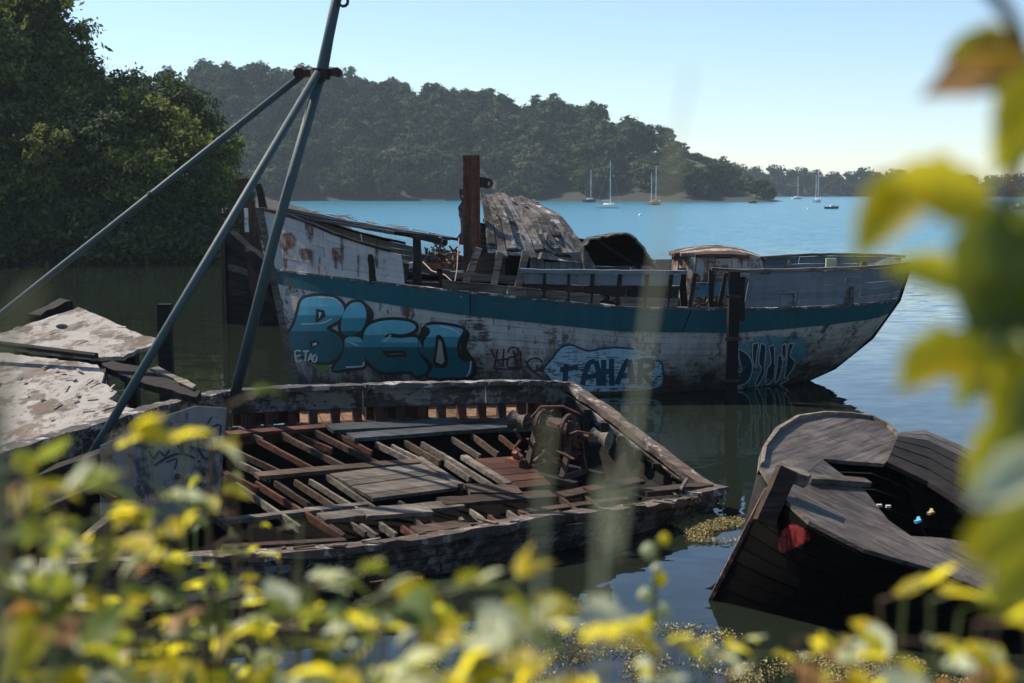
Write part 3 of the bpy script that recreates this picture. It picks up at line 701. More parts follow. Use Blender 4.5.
# ropes
m = MB(); m.tube([at(423, 262, 36.0), at(432, 271, 35.4), at(445, 275, 34.8), at(455, 284, 34.4), at(461, 297, 34.0)], .018, 5)
m.tube([at(459, 238, 36.5), at(457, 270, 35.2), at(453, 292, 34.2)], .013, 5); m.build('rope', M['rope'], TR)

# ---- paint laid on the hull
def catmull(P, sub=4, closed=True):
    n = len(P); out = []
    for i in range(n if closed else n - 1):
        p0, p1, p2, p3 = [P[(i + k) % n] if closed else P[max(0, min(n - 1, i + k))] for k in (-1, 0, 1, 2)]
        for s in range(sub):
            t = s / sub; out.append(tuple(.5 * (2 * b + (c - a) * t + (2 * a - 5 * b + 4 * c - d) * t * t + (3 * b - a - 3 * c + d) * t ** 3) for a, b, c, d in zip(p0, p1, p2, p3)))
    if not closed: out.append(P[-1])
    return out
def area(P): return sum(a[0] * b[1] - b[0] * a[1] for a, b in zip(P, P[1:] + P[:1])) / 2
def grow(P, d):
    n = len(P); s = 1 if area(P) > 0 else -1; out = []
    for i in range(n):
        a, b = P[i - 1], P[(i + 1) % n]; tx, ty = b[0] - a[0], b[1] - a[1]; L = math.hypot(tx, ty) or 1
        out.append((P[i][0] + s * ty / L * d, P[i][1] - s * tx / L * d))
    return out
def clip(P, y0, y1):
    for lim, sg in ((y0, 1), (y1, -1)):
        out = []
        for i in range(len(P)):
            a, b = P[i - 1], P[i]; ia, ib = sg * (a[1] - lim) >= 0, sg * (b[1] - lim) >= 0
            if ia != ib: t = (lim - a[1]) / (b[1] - a[1]); out.append((a[0] + (b[0] - a[0]) * t, lim))
            if ib: out.append(b)
        P = out
        if not P: return P
    return P
def stroke(P, w, sub=3):
    C = catmull(P, sub, False) if len(P) > 2 else P
    L, Rr = [], []
    for i, p in enumerate(C):
        a, b = C[max(0, i - 1)], C[min(len(C) - 1, i + 1)]; tx, ty = b[0] - a[0], b[1] - a[1]; l = math.hypot(tx, ty) or 1
        L.append((p[0] - ty / l * w / 2, p[1] + tx / l * w / 2)); Rr.append((p[0] + ty / l * w / 2, p[1] - tx / l * w / 2))
    return [(L[i], L[i + 1], Rr[i + 1], Rr[i]) for i in range(len(C) - 1)]
def cast(px, py):
    d = ray(px, py).normalized(); h = HULL.ray_cast(CAM, d)
    return h[0], d
def decal(name, polys, mat, parent, layer, filled=True, surf=cast, gridpx=7.0):
    m = MB(); soft = []
    for P in polys:
        if len(P) < 3: continue
        P = [(lerp(a[0], b[0], k / nn), lerp(a[1], b[1], k / nn)) for a, b in zip(P, list(P[1:]) + [P[0]]) for nn in [max(1, int(math.hypot(b[0] - a[0], b[1] - a[1]) / 4))] for k in range(nn)]
        pts = [Vector(p) for p in P]; n = len(pts); edges = [(i, (i + 1) % n) for i in range(n)]
        if filled:
            xs = [p.x for p in pts]; ys = [p.y for p in pts]; x = min(xs) + gridpx * .5
            while x < max(xs):
                y = min(ys) + gridpx * .5
                while y < max(ys): pts.append(Vector((x, y))); y += gridpx
                x += gridpx
        r = delaunay_2d_cdt(pts, edges, [], 1 if filled else 1, 1e-4)
        vs_ = []; ok = True
        for v in r[0]:
            h, d = surf(v.x, v.y)
            if h is None: vs_.append(None)
            else: vs_.append(h - d * (.006 + .005 * layer))
        fc = [f for f in r[2] if all(vs_[i] is not None for i in f)]
        m.add([v if v is not None else Vector((0, 0, 0)) for v in vs_], fc)
        soft += [0.0 if any(k < n for k in r[3][i]) else 1.0 for i in range(len(vs_))]
    used = sorted({i for f in m.f for i in f}); mp = {k: i for i, k in enumerate(used)}
    m.v = [m.v[i] for i in used]; m.f = [tuple(mp[i] for i in f) for f in m.f]
    o = m.build(name, mat, parent)
    at_ = o.data.attributes.new('soft', 'FLOAT', 'POINT'); at_.data.foreach_set('value', [soft[i] for i in used])
    if len(polys) > 1 and not filled: o['kind'] = 'stuff'
    return o
z1 = lambda P: [(270 + x * .2051, 280 + y * .2051) for x, y in P]
z2 = lambda P: [(470 + x * .2051, 330 + y * .2051) for x, y in P]
z3 = lambda P: [(700 + x * .1465, 320 + y * .1465) for x, y in P]
B_ = [(160, 95), (230, 78), (300, 85), (350, 115), (360, 155), (335, 195), (275, 235), (325, 265), (355, 310), (345, 355), (300, 395), (240, 400), (170, 375), (110, 345), (85, 300), (90, 265), (120, 215), (140, 150)]
D_ = [(345, 215), (365, 150), (400, 112), (445, 112), (468, 150), (465, 205), (440, 250), (395, 272), (355, 262)]
I_ = [(372, 282), (440, 282), (452, 330), (462, 415), (400, 428), (310, 438), (345, 380), (362, 330)]
C_ = [(450, 300), (470, 235), (520, 205), (600, 195), (680, 205), (712, 228), (690, 252), (640, 265), (580, 262), (545, 295), (545, 345), (580, 378), (640, 375), (690, 380), (720, 390), (690, 440), (640, 445), (580, 450), (520, 435), (470, 385), (452, 340)]
K_ = [(552, 283), (635, 283), (718, 283), (722, 350), (770, 425), (745, 460), (705, 462), (670, 400), (655, 345), (552, 343)]
O_ = [(760, 225), (830, 218), (925, 235), (940, 252), (915, 300), (915, 360), (940, 395), (985, 405), (975, 465), (900, 475), (840, 478), (770, 470), (795, 425), (770, 385), (730, 350), (725, 310), (745, 260)]
letters = [z1(catmull(P, 4)) for P in (B_, D_, I_, C_, K_, O_)]
extra = [z1(catmull(P, 4)) for P in ([(935, 235), (975, 262), (958, 330), (1000, 395), (1008, 455), (975, 485), (945, 430), (930, 330)], [(455, 110), (500, 150), (500, 200), (470, 250), (440, 262), (465, 200)])]
g = decal('graffiti', [grow(P, 3.0) for P in letters] + extra, M['s_black'], TR, 1)
g['label'] = 'blue bubble lettering BIGO outlined in black'
for P in letters:
    for (a, b, mt) in ((0, 322, 's_sky'), (322, 345, 's_mid'), (345, 999, 's_teal')):
        lo, hi = min(p[1] for p in P), max(p[1] for p in P); mid = 331 if lo < 310 else 347
        rng_ = {'s_sky': (0, lerp(lo, mid, .55)), 's_mid': (lerp(lo, mid, .55), mid), 's_teal': (mid, 999)}[mt]
        Q = clip(P, *rng_)
        if len(Q) > 2: decal('graffiti_letter', [Q], M[mt], g, 2)
decal('letter_counter', [z1(P) for P in ([(225, 140), (265, 148), (272, 178), (222, 212)], [(190, 300), (225, 292), (245, 310), (200, 340)])], M['s_black'], g, 3)
decal('letter_counter', [z1(P) for P in ([(236, 155), (252, 160), (240, 188)], [(208, 310), (225, 304), (230, 314), (208, 322)])], M['s_white'], g, 4)
decal('letter_counter', [z1(catmull([(812, 270), (845, 285), (868, 385), (852, 428), (795, 415), (805, 330)], 3))], M['s_black'], g, 3)
decal('letter_counter', [z1([(822, 290), (836, 300), (850, 395), (838, 412), (808, 398), (818, 330)])], spray('bare_hull_paint', (.33, .31, .30), .2), g, 4)
decal('letter_highlight', [z1(q) for P in ([(150, 215), (250, 210), (300, 190)], [(235, 85), (310, 88), (348, 120)], [(380, 300), (430, 320)], [(590, 268), (560, 300)], [(830, 225), (890, 240), (925, 265)], [(370, 425), (450, 420), (455, 400)], [(980, 395), (975, 440), (960, 470)]) for q in stroke(P, 7)], M['s_white'], g, 4, False)
tagw = [[(150, 345), (122, 348), (130, 395), (155, 392)], [(128, 370), (150, 368)], [(160, 348), (190, 346)], [(175, 348), (172, 395)], [(185, 395), (200, 360), (208, 400)], [(190, 385), (208, 382)], [(225, 362), (210, 375), (212, 398), (225, 395), (228, 370)]]
decal('graffiti_tag', [z1(q) for P in tagw for q in stroke(P, 8)], M['s_white'], g, 5, False)
decal('graffiti_tag', [z1(catmull([(215, 418), (270, 415), (300, 430), (260, 445), (240, 436)], 3))], spray('spray_lime', (.10, .16, .03), .42), g, 2)
redt = [[(105, 95), (118, 135)], [(135, 92), (125, 150), (120, 185)], [(165, 92), (160, 180)], [(118, 150), (190, 140)], [(185, 110), (200, 85), (235, 95), (225, 130), (190, 135), (185, 180), (240, 185)], [(245, 100), (250, 185)], [(210, 100), (235, 180)], [(270, 150), (300, 195), (350, 230)], [(355, 160), (330, 138), (290, 145), (280, 175), (310, 200), (345, 190), (355, 165)], [(325, 170), (328, 195)], [(110, 185), (170, 192), (240, 190)]]
gt = decal('graffiti_tag', [z2(q) for P in redt for q in stroke(P, 9)], M['s_red'], TR, 1, False)
gh = decal('graffiti', [z2(catmull([(360, 185), (400, 140), (440, 90), (490, 75), (540, 92), (580, 102), (650, 92), (720, 87), (800, 95), (880, 120), (930, 150), (940, 230), (900, 285), (640, 300), (440, 290), (390, 230)], 3))], M['s_pale'], TR, 1)
gh['label'] = 'worn pale blue cloud with dark lettering TAHAR'
dk = [[(470, 165), (466, 210), (462, 262)], [(440, 195), (480, 188), (528, 180)], [(548, 268), (575, 170), (610, 152)], [(612, 150), (626, 200), (628, 272)], [(560, 232), (625, 220)], [(652, 145), (652, 272)], [(690, 140), (692, 272)], [(652, 205), (692, 200)], [(715, 265), (750, 180), (775, 145)], [(778, 145), (792, 265)], [(740, 225), (790, 218)], [(832, 150), (828, 268)], [(832, 152), (880, 152), (888, 185), (832, 208)], [(840, 208), (895, 270)]]
for P in dk: decal('graffiti_letter', [z2(q) for q in stroke(P, 26)], M['s_navy'], gh, 2, False)
decal('graffiti_outline', [z2(q) for q in stroke([(350, 195), (400, 140), (440, 88), (490, 72), (540, 90), (580, 102), (650, 90), (720, 85), (800, 93)], 9)] + [z2(q) for q in stroke([(905, 150), (935, 160), (943, 225)], 8)], M['s_navy'], gh, 3, False)
gc = decal('graffiti', [z3(catmull([(225, 160), (300, 140), (380, 115), (470, 105), (560, 112), (650, 110), (730, 125), (735, 220), (700, 295), (640, 330), (600, 400), (520, 440), (430, 470), (320, 470), (222, 460), (215, 300)], 3))], M['s_cyan'], TR, 1)
gc['label'] = 'cyan patch with dark angular lettering DAWK'
dl = [[(262, 195), (330, 240), (358, 310), (345, 390), (300, 440), (222, 445), (235, 360), (285, 350), (268, 270)], [(360, 165), (400, 160), (385, 250), (380, 330), (360, 270)], [(415, 160), (450, 180), (440, 300), (440, 360), (400, 440), (375, 440), (420, 330), (400, 290)], [(470, 185), (505, 175), (510, 290), (505, 400), (450, 440), (460, 330), (485, 290)], [(530, 250), (565, 240), (560, 330), (540, 400), (510, 425), (525, 330)], [(560, 175), (585, 165), (585, 250), (560, 270)], [(605, 165), (640, 160), (615, 240), (650, 290), (610, 370), (575, 400), (590, 300), (595, 230)]]
for P in dl: decal('graffiti_letter', [z3(catmull(P, 2))], M['s_navy'], gc, 2)
decal('graffiti_outline', [z3(q) for P in dl for q in stroke(P + P[:1], 7)] + [z3(q) for q in stroke([(215, 455), (330, 470), (480, 470), (610, 400)], 8)], M['s_white'], gc, 3, False)
decal('letter_counter', [z3([(295, 300), (320, 310), (318, 335), (290, 330)])], M['s_cyan'], gc, 3)
# rust runs on the bow
for P in ([(279, 236), (290, 232), (297, 240), (292, 250), (281, 249)], [(304, 218), (309, 219), (314, 222), (312, 242), (306, 238)], [(298, 250), (305, 248), (313, 251), (313, 270), (309, 260), (303, 262)], [(340, 226), (345, 229), (344, 250), (340, 246)], [(331, 250), (338, 247), (344, 251), (343, 272), (339, 262), (336, 272)], [(375, 241), (379, 244), (378, 268), (374, 262)], [(283, 248), (288, 249), (287, 272), (284, 268)], [(318, 258), (321, 258), (320, 276), (318, 274)], [(357, 256), (360, 257), (359, 278), (357, 274)], [(430, 318), (436, 320), (435, 342), (431, 336)], [(400, 303), (410, 304), (409, 318), (402, 316)]):
    decal('rust_stain', [catmull(P, 3)], M['s_rust'], TR, 1, gridpx=2.5)

# ---------------------------------------------------------------- mooring pile and dark wreck behind the bow
pp = at(731, 400, 33.6)
MP = thing('mooring_pile', (pp.x, 33.6, 0), 'dark upright timber pile standing in the water against the blue striped hull', 'post')
m = MB(); m.beam((pp.x, 33.6, -.8), (pp.x + .03, 33.65, 3.08), .25, .3, up=(0, 1, 0), n=9, jit=.05, rnd=rnd); m.build('post', M['black_wood'], MP)
m = MB(); m.beam((pp.x + .22, 33.73, 1.9), (pp.x + .22, 33.73, 2.95), .16, .16, up=(0, 1, 0), n=7, jit=.06, rnd=rnd); m.build('side_timber', M['dark_wood'], MP)
m = MB(); m.beam((pp.x - .5, 33.75, 3.14), (pp.x + .38, 33.7, 3.08), .2, .07, n=4, jit=.08, rnd=rnd); m.build('crosspiece', M['grey_wood'], MP)
for z in (.5, 1.5, 2.5):
    m = MB(); m.beam((pp.x - .19, 33.41, z), (pp.x + .19, 33.41, z), .02, .07); m.build('iron_strap', M['rust_dark'], MP)

DW = thing('dark_hull_wreck', (-10, 53.5, 0), 'black rotting bow of another wooden wreck, half hidden behind the graffiti boat', 'shipwreck')
def dwp(q, z): # q from stem (0) aft
    k = sstep((z + .5) / 4); a = 1 - (1 - q) ** 2
    return Vector((-10.75 + .15 * (4 - z) * 0 + 4.6 * q, 53.2 - lerp(.3, 1.5, k) * a + .15, z))
DT = lambda q: interp(q, [(0, 3.5), (.12, 3.35), (.3, 2.9), (.6, 2.3), (1, 2.0)])
for r in range(13):
    for (a, b) in ((.02, .34 + rnd.uniform(-.1, .1)), (.46, .98)):
        if r > 9 and rnd.random() < .35: continue
        m = MB(); secs = []; o_ = rnd.uniform(0, .05)
        for i in range(7):
            q = lerp(a, b, i / 6); z0, z1_ = lerp(-.4, DT(q), r / 13) + .012, lerp(-.4, DT(q), (r + 1) / 13) - .012
            p0, p1 = dwp(q, z0), dwp(q, z1_); y = Vector((0, -o_, 0)); secs.append([p0 + y, p1 + y, p1 + Vector((0, .08, 0)), p0 + Vector((0, .08, 0))])
        m.loft(secs); m.build('plank', M['dark_wood' if r % 4 else 'grey_wood'] if r > 4 else M['black_wood'], DW)
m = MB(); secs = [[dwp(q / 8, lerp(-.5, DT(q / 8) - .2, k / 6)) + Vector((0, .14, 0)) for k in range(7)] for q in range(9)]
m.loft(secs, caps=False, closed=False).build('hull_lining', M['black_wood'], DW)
m = MB(); m.beam((-10.78, 53.3, -.5), (-10.82, 53.35, 3.95), .16, .3, up=(0, 1, 0), n=6, jit=.08, rnd=rnd); m.build('stem', M['rust_dark'], DW)
a, b = at(254, 262, 53.0), at(243, 179, 53.0); m = MB(); m.beam(at(262, 300, 53.0), b, .62, .4, up=(0, 1, 0), n=8, jit=.12, rnd=rnd, taper=.8); m.build('knee_timber', M['rust_dark'], DW)
m = MB(); m.beam(at(275, 260, 53.2), at(258, 184, 53.2), .5, .3, up=(0, 1, 0), n=8, jit=.15, rnd=rnd, taper=.45); m.build('frame_timber', M['brown_wood'], DW)
m = MB(); m.beam(at(230, 236, 52.2), at(270, 268, 51.6), .5, .35, n=5, jit=.15, rnd=rnd); m.build('breasthook', M['dark_wood'], DW)
m = MB(); m.beam(at(246, 208, 52.6), at(247, 232, 52.6), .14, .1, up=(0, 1, 0), n=3, jit=.2, rnd=rnd); m.build('broken_board', M['white_flake'], DW)
# ---------------------------------------------------------------- open barge wreck
BG = thing('barge_wreck', (-1.5, 20, 0), 'open wooden barge wreck with bare deck beams, lying heeled in the middle of the picture', 'shipwreck')
rnd = random.Random(33)
d0, d1, d2 = Vector((-3.6, 17.1, .62)), Vector((3.0, 21.8, .27)), Vector((-2, 22.7, 1.15))
DN = (d1 - d0).cross(d2 - d0).normalized()
def deck(px, py, lift=0.0): return on_plane(px, py, d0, DN) + DN * lift
FG = [at(566, 383, 24.8), at(530, 381, 24.4), at(395, 384, 23.4), at(300, 387, 22.8), at(225, 391, 22.3), at(164, 404, 21.3), at(108, 420, 20.0), at(9, 448, 18.1), at(-70, 480, 16.7)]
NG = [at(718, 492, 22.0), at(690, 497, 21.3), at(640, 505, 20.3), at(560, 513, 19.2), at(440, 533, 18.0), at(340, 546, 17.3), at(230, 553, 16.8), at(140, 557, 16.4), at(40, 562, 16.0)]
TG = [FG[0], at(600, 405, 24.2), at(650, 444, 23.2), at(690, 474, 22.45), NG[0]]
def poly(P, t):
    L = [(b - a).length for a, b in zip(P, P[1:])]; s = t * sum(L)
    for i, l in enumerate(L):
        if s <= l or i == len(L) - 1: return P[i].lerp(P[i + 1], max(0, min(1, s / l)))
        s -= l
def run(mb, P, t0, t1, f, n=10):
    """loft along polyline P; f(point, inward) -> section"""
    secs = []
    for i in range(n + 1):
        t = lerp(t0, t1, i / n); a, b = poly(P, max(0, t - .01)), poly(P, min(1, t + .01)); d = (b - a); inw = Vector((d.y, -d.x, 0)).normalized()
        if inw.dot(Vector((-1.2, 20, 0)) - poly(P, t)) < 0: inw = -inw
        secs.append(f(poly(P, t), inw, rnd))
    return mb.loft(secs)
def bx(y0, y1, z0, z1, j=0.008):
    def f(p, i, r):
        e = lambda: r.uniform(-j, j)
        U = Vector((0, 0, 1)); return [p + i * (y0 + e()) + U * (z0 + e()), p + i * (y0 + e()) + U * (z1 + e()), p + i * (y1 + e()) + U * (z1 + e()), p + i * (y1 + e()) + U * (z0 + e())]
    return f
# far side: cap, clamp plank, frames with gaps, shelf, ceiling
M['sun_patch_plank'] = wood('painted_sun_patch', (.10, .05, .03), (.42, .25, .16), vary=.2)  # bright orange stands in for sunlight falling through the gaps
cuts = [0, .13, .31, .49, .66, .82, 1]
for a, b in zip(cuts, cuts[1:]):
    m = MB(); run(m, FG, a + .001, b - .001, bx(-.13, .14, -.055, .02, .014), 14); m.build('gunwale_cap', M['gunwale'], BG)
    m = MB(); run(m, FG, a + .001, b - .002, bx(-.10, -.02, -.38, -.058, .012), 10); m.build('clamp_plank', M['barge_side'], BG)
    m = MB(); run(m, FG, a + .001, b - .002, bx(-.11, .46, -.66, -.61, .008), 10); m.build('waterway_plank', M['brown_wood'], BG)
    m = MB(); run(m, FG, a + .001, b - .002, bx(.40, .47, -.80, -.663, .008), 10); m.build('ceiling_plank', M['red_wood' if a > .3 else 'blue_board'], BG)
Ltot = sum((b - a).length for a, b in zip(FG, FG[1:])); nfr = int(Ltot / .36)
for k in range(nfr):
    t = (k + .5) / nfr; m = MB(); run(m, FG, t - .065 / Ltot, t + .065 / Ltot, bx(-.09, .05, -.612, -.375, .012), 1); m.build('frame', M['red_wood' if k % 3 else 'rust_dark'], BG)
    px = 512 + FPX * poly(FG, t).x / poly(FG, t).y
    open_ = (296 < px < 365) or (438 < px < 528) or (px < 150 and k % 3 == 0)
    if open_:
        m = MB(); run(m, FG, t - .175 / Ltot, t + .175 / Ltot, lambda p, i, r: [p + i * -.12 + Vector((0, 0, -.60)), p + i * -.5 + Vector((0, 0, -.47)), p + i * -.5 + Vector((0, 0, -.52)), p + i * -.12 + Vector((0, 0, -.65))], 2); m.build('sun_patch_plank', M['sun_patch_plank'], BG)
        m = MB(); run(m, FG, t - .175 / Ltot, t + .175 / Ltot, bx(-.55, -.505, -.5, -.33, .01), 2); m.build('side_plank', M['brown_wood'], BG)
    else:
        m = MB(); run(m, FG, t - .18 / Ltot, t + .18 / Ltot, bx(-.17, -.125, -.60, -.35, .01), 2); m.build('side_plank', M['red_wood' if k % 2 else 'brown_wood'], BG)
def outer(P, t0, t1, rows, mat, inset=.16, n=10, miss=(), name='plank', zb=-.35, skin=.05, breaks=3):
    ctr = Vector((-1.2, 20, 0))
    for r in range(rows):
        cs = [t0] + sorted(lerp(t0, t1, (k + 1) / breaks + rnd.uniform(-.3, .3) / breaks) for k in range(breaks - 1)) + [t1]
        for ci, (a, b) in enumerate(zip(cs, cs[1:])):
            if (r, ci) in miss: continue
            secs = []; o_ = rnd.uniform(0, .02)
            for i in range(n + 1):
                t = lerp(a + .001, b - .001, i / n); p = poly(P, t); top = p.z - .06; d = (ctr - p); d.z = 0; dn = d.normalized()
                def q(f, off):
                    z = lerp(top, zb, f); c = p + dn * (inset * 3.4 * f ** 1.5 - off); c.z = z; return c
                f0, f1 = r / rows + .006, (r + 1) / rows - .006
                secs.append([q(f0, o_), q(f1, o_), q(f1, o_ - skin), q(f0, o_ - skin)])
            m = MB(); m.loft(secs); m.build(name, mat, BG)
outer(FG, 0, 1, 6, M['dark_wood'], zb=-.4) if False else None
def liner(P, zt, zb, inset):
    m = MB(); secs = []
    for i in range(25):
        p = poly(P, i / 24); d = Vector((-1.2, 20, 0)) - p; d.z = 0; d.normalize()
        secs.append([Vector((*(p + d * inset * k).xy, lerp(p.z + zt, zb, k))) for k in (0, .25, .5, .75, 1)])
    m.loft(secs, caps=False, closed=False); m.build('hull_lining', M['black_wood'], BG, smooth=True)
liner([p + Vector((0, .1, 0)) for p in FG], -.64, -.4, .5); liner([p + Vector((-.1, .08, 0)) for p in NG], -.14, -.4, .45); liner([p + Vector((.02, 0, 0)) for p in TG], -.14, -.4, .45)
# near side
for a, b in ((0, .09), (.092, .34), (.342, .62), (.622, 1)):
    m = MB(); run(m, NG, a, b, bx(-.10, .13, -.10, .0, .022), 16); m.build('gunwale_cap', M['gunwale_near'], BG)
    m = MB(); run(m, NG, a, b, bx(.14, .34, -.15, -.085, .015), 12); m.build('margin_plank', M['brown_wood'], BG)
outer(NG, 0, 1, 7, M['barge_side'], breaks=4, inset=.11)
for k in range(22):      # broken flakes on the near gunwale
    t = rnd.uniform(.05, .75); p = poly(NG, t); m = MB() if k == 0 else m
    d = Vector((rnd.uniform(-1, 1), rnd.uniform(-.4, .4), rnd.uniform(-.1, .1))).normalized(); m.beam(p + Vector((0, rnd.uniform(-.05, .1), .01)), p + d * rnd.uniform(.08, .3) + Vector((0, 0, .015)), rnd.uniform(.02, .07), .02)
m.build('splinters', M['gunwale_near'], BG)['kind'] = 'stuff'
for k, px in enumerate((357, 377, 415, 520, 538, 556)):      # reddish blocks added in place of lit holes in the side
    p = at(px, 580 - (px > 500) * 17 + (k % 2) * 2, 17.2 + (px > 500) * 1.55); m = MB(); m.beam(p + Vector((-.09, -.05, 0)), p + Vector((.1, -.05, .01)), .16, .07, n=3, jit=.15, rnd=rnd); m.build('lit_hole_block', M['red_wood'], BG)
# right-hand end wall
m = MB(); run(m, TG, 0.01, 1, bx(-.12, .12, -.08, .03, .016), 18); m.build('gunwale_cap', M['gunwale_near'], BG)
outer(TG, 0.0, 1, 5, M['dark_wood'], breaks=2, inset=.13)
for r in range(4):
    secs = []
    for i in range(13):
        p = poly(TG, .02 + .93 * i / 12); q = on_plane(512 + FPX * p.x / p.y, 0, d0, DN); zb = d0.z - (DN.x * (p.x - d0.x) + DN.y * (p.y - d0.y)) / DN.z
        zt = p.z - .1; a, b = lerp(zb, zt, r / 4) + .006, lerp(zb, zt, (r + 1) / 4) - .006; x = -.13 - .03 * (r % 2)
        secs.append([Vector((p.x + x, p.y - .02, a)), Vector((p.x + x, p.y - .02, b)), Vector((p.x + x + .05, p.y - .02, b)), Vector((p.x + x + .05, p.y - .02, a))])
    m = MB(); m.loft(secs); m.build('end_plank', M['dark_wood' if r < 2 else 'barge_side'], BG)
for k in range(7):
    p = poly(TG, .1 + .12 * k); zb = d0.z - (DN.x * (p.x - d0.x) + DN.y * (p.y - d0.y)) / DN.z
    m = MB(); m.beam((p.x - .21, p.y - .05, zb), (p.x - .2, p.y - .05, p.z - .08), .12, .1, up=(0, 1, 0), n=3, jit=.1, rnd=rnd); m.build('frame', M['dark_wood'], BG)
m = MB(); m.beam(at(680, 491, 21.4), at(687, 479, 21.7), .05, .05); m.beam(at(668, 489, 21.4), at(676, 496, 21.2), .04, .04); m.build('broken_stub', M['grey_wood'], BG)
# corner timber at the tip
m = MB(); m.beam(at(690, 497, 21.4) + Vector((0, .02, .02)), at(722, 489, 22.1) + Vector((0, .02, .0)), .26, .11, n=5, jit=.12, rnd=rnd); m.build('corner_block', M['gunwale_near'], BG)
m = MB(); m.beam(at(640, 493, 21.0), at(706, 486, 22.1), .3, .08, n=5, jit=.1, rnd=rnd); m.build('corner_plank', M['brown_wood'], BG)
# mud in the bottom, blackened to paint in the shade below deck
m = MB(); ring = [p for p in FG] + [NG[i] for i in range(len(NG) - 1, -1, -1)]
m.add([Vector((lerp(-1.2, p.x, .93 if p.x < .8 else .8), lerp(20, p.y, .93 if p.x < .8 else .8), .06 + .03 * (i % 2))) for i, p in enumerate(ring)] + [Vector((-1.2, 20, .05))], [(i, (i + 1) % len(ring), len(ring)) for i in range(len(ring))])
m.build('bilge_mud', M['mud'], BG)
# deck beams (athwart) and carlins / planks (fore and aft), laid on the heeled deck plane
beams = [(223, 445, 279, 471), (259, 440, 316, 470), (285, 436, 348, 468), (316, 432, 382, 465), (376, 443, 414, 462), (405, 442, 440, 462), (422, 443, 458, 464), (222, 471, 258, 489), (256, 483, 343, 537), (295, 481, 348, 515), (327, 476, 381, 512),
         (361, 525, 377, 536), (399, 502, 411, 509), (402, 527, 417, 537), (430, 521, 440, 530), (440, 453, 493, 486), (440, 474, 463, 491), (472, 435, 498, 454), (452, 438, 480, 456), (460, 519, 470, 526), (489, 516, 499, 524), (526, 514, 538, 522), (556, 512, 566, 519), (561, 498, 582, 515), (584, 496, 606, 513), (350, 522, 366, 533), (380, 524, 396, 535), (190, 455, 228, 476), (180, 490, 232, 530), (238, 428, 262, 440), (268, 426, 290, 438), (240, 463, 270, 478), (300, 436, 332, 450), (338, 434, 372, 452), (236, 484, 300, 528), (310, 480, 362, 512), (275, 482, 330, 518), (470, 510, 484, 520), (508, 512, 520, 521), (415, 520, 428, 530), (500, 436, 520, 452), (446, 462, 470, 478), (330, 526, 344, 536), (392, 446, 426, 463)]
for (x0, y0, x1, y1) in beams:
    m = MB(); b = deck(x1, y1, -.02); m.beam(deck(x0, y0, -.02), b, rnd.uniform(.04, .055), rnd.uniform(.08, .10), up=DN, n=5, jit=.08, rnd=rnd); m.build('deck_beam', M[rnd.choice(['brown_wood', 'brown_wood', 'grey_wood', 'grey_wood', 'red_wood'])], BG)
for (x0, y0, x1, y1, w) in [(418, 462, 460, 489, .11), (463, 460, 508, 488, .12)]:
    m = MB(); m.beam(deck(x0, y0, .05), deck(x1, y1, .05), w, .07, up=DN, n=4, jit=.06, rnd=rnd); m.build('loose_batten', M['grey_wood'], BG)
for (x0, y0, x1, y1, w, mt, lift) in [(256, 478, 417, 464, .17, 'brown_wood', .03), (218, 522, 332, 509, .10, 'grey_wood', .0), (305, 511, 367, 505, .09, 'grey_wood', .0), (320, 521, 460, 507, .24, 'grey_wood', .04), (362, 517, 428, 513, .3, 'grey_wood', .05),
                                     (413, 534, 470, 527, .22, 'brown_wood', .04), (440, 506, 552, 498, .26, 'brown_wood', .05), (466, 494, 518, 495, .34, 'brown_wood', .07), (329, 432, 460, 425, .30, 'blue_board', .05), (350, 441, 520, 428, .26, 'blue_board', .06), (225, 436, 330, 428, .16, 'red_wood', .02),
                                     (460, 428, 530, 424, .3, 'blue_board', .04), (560, 498, 640, 482, .2, 'brown_wood', .03), (586, 495, 616, 488, .16, 'red_wood', .07), (520, 512, 640, 496, .12, 'brown_wood', -.02), (222, 548, 345, 541, .1, 'brown_wood', .0)]:
    m = MB(); m.beam(deck(x0, y0, lift), deck(x1, y1, lift), w, .06, up=DN, n=9, jit=.07, rnd=rnd); m.build('deck_plank', M[mt], BG)
def patch(cor, k, mat, lift=.045):
    a, b, c, d = [deck(*p, lift) for p in cor]
    for i in range(k):
        p0, p1 = a.lerp(d, (i + .03) / k), b.lerp(c, (i + .03) / k); p2, p3 = b.lerp(c, (i + .97) / k), a.lerp(d, (i + .97) / k); e = rnd.uniform(-.03, .03); l = DN * rnd.uniform(-.012, .012); secs = []
        for s in range(6):
            u = s / 5; A = p0.lerp(p1, u) + l; B = p3.lerp(p2, u) + l; secs.append([A, B, B - DN * .05, A - DN * .05])
        m = MB(); m.loft(secs); m.build('deck_plank', mat, BG)
patch([(329, 476), (417, 464), (458, 490), (373, 501)], 6, M['grey_wood'])
patch([(475, 461), (521, 458), (551, 487), (514, 491)], 5, M['red_wood'])
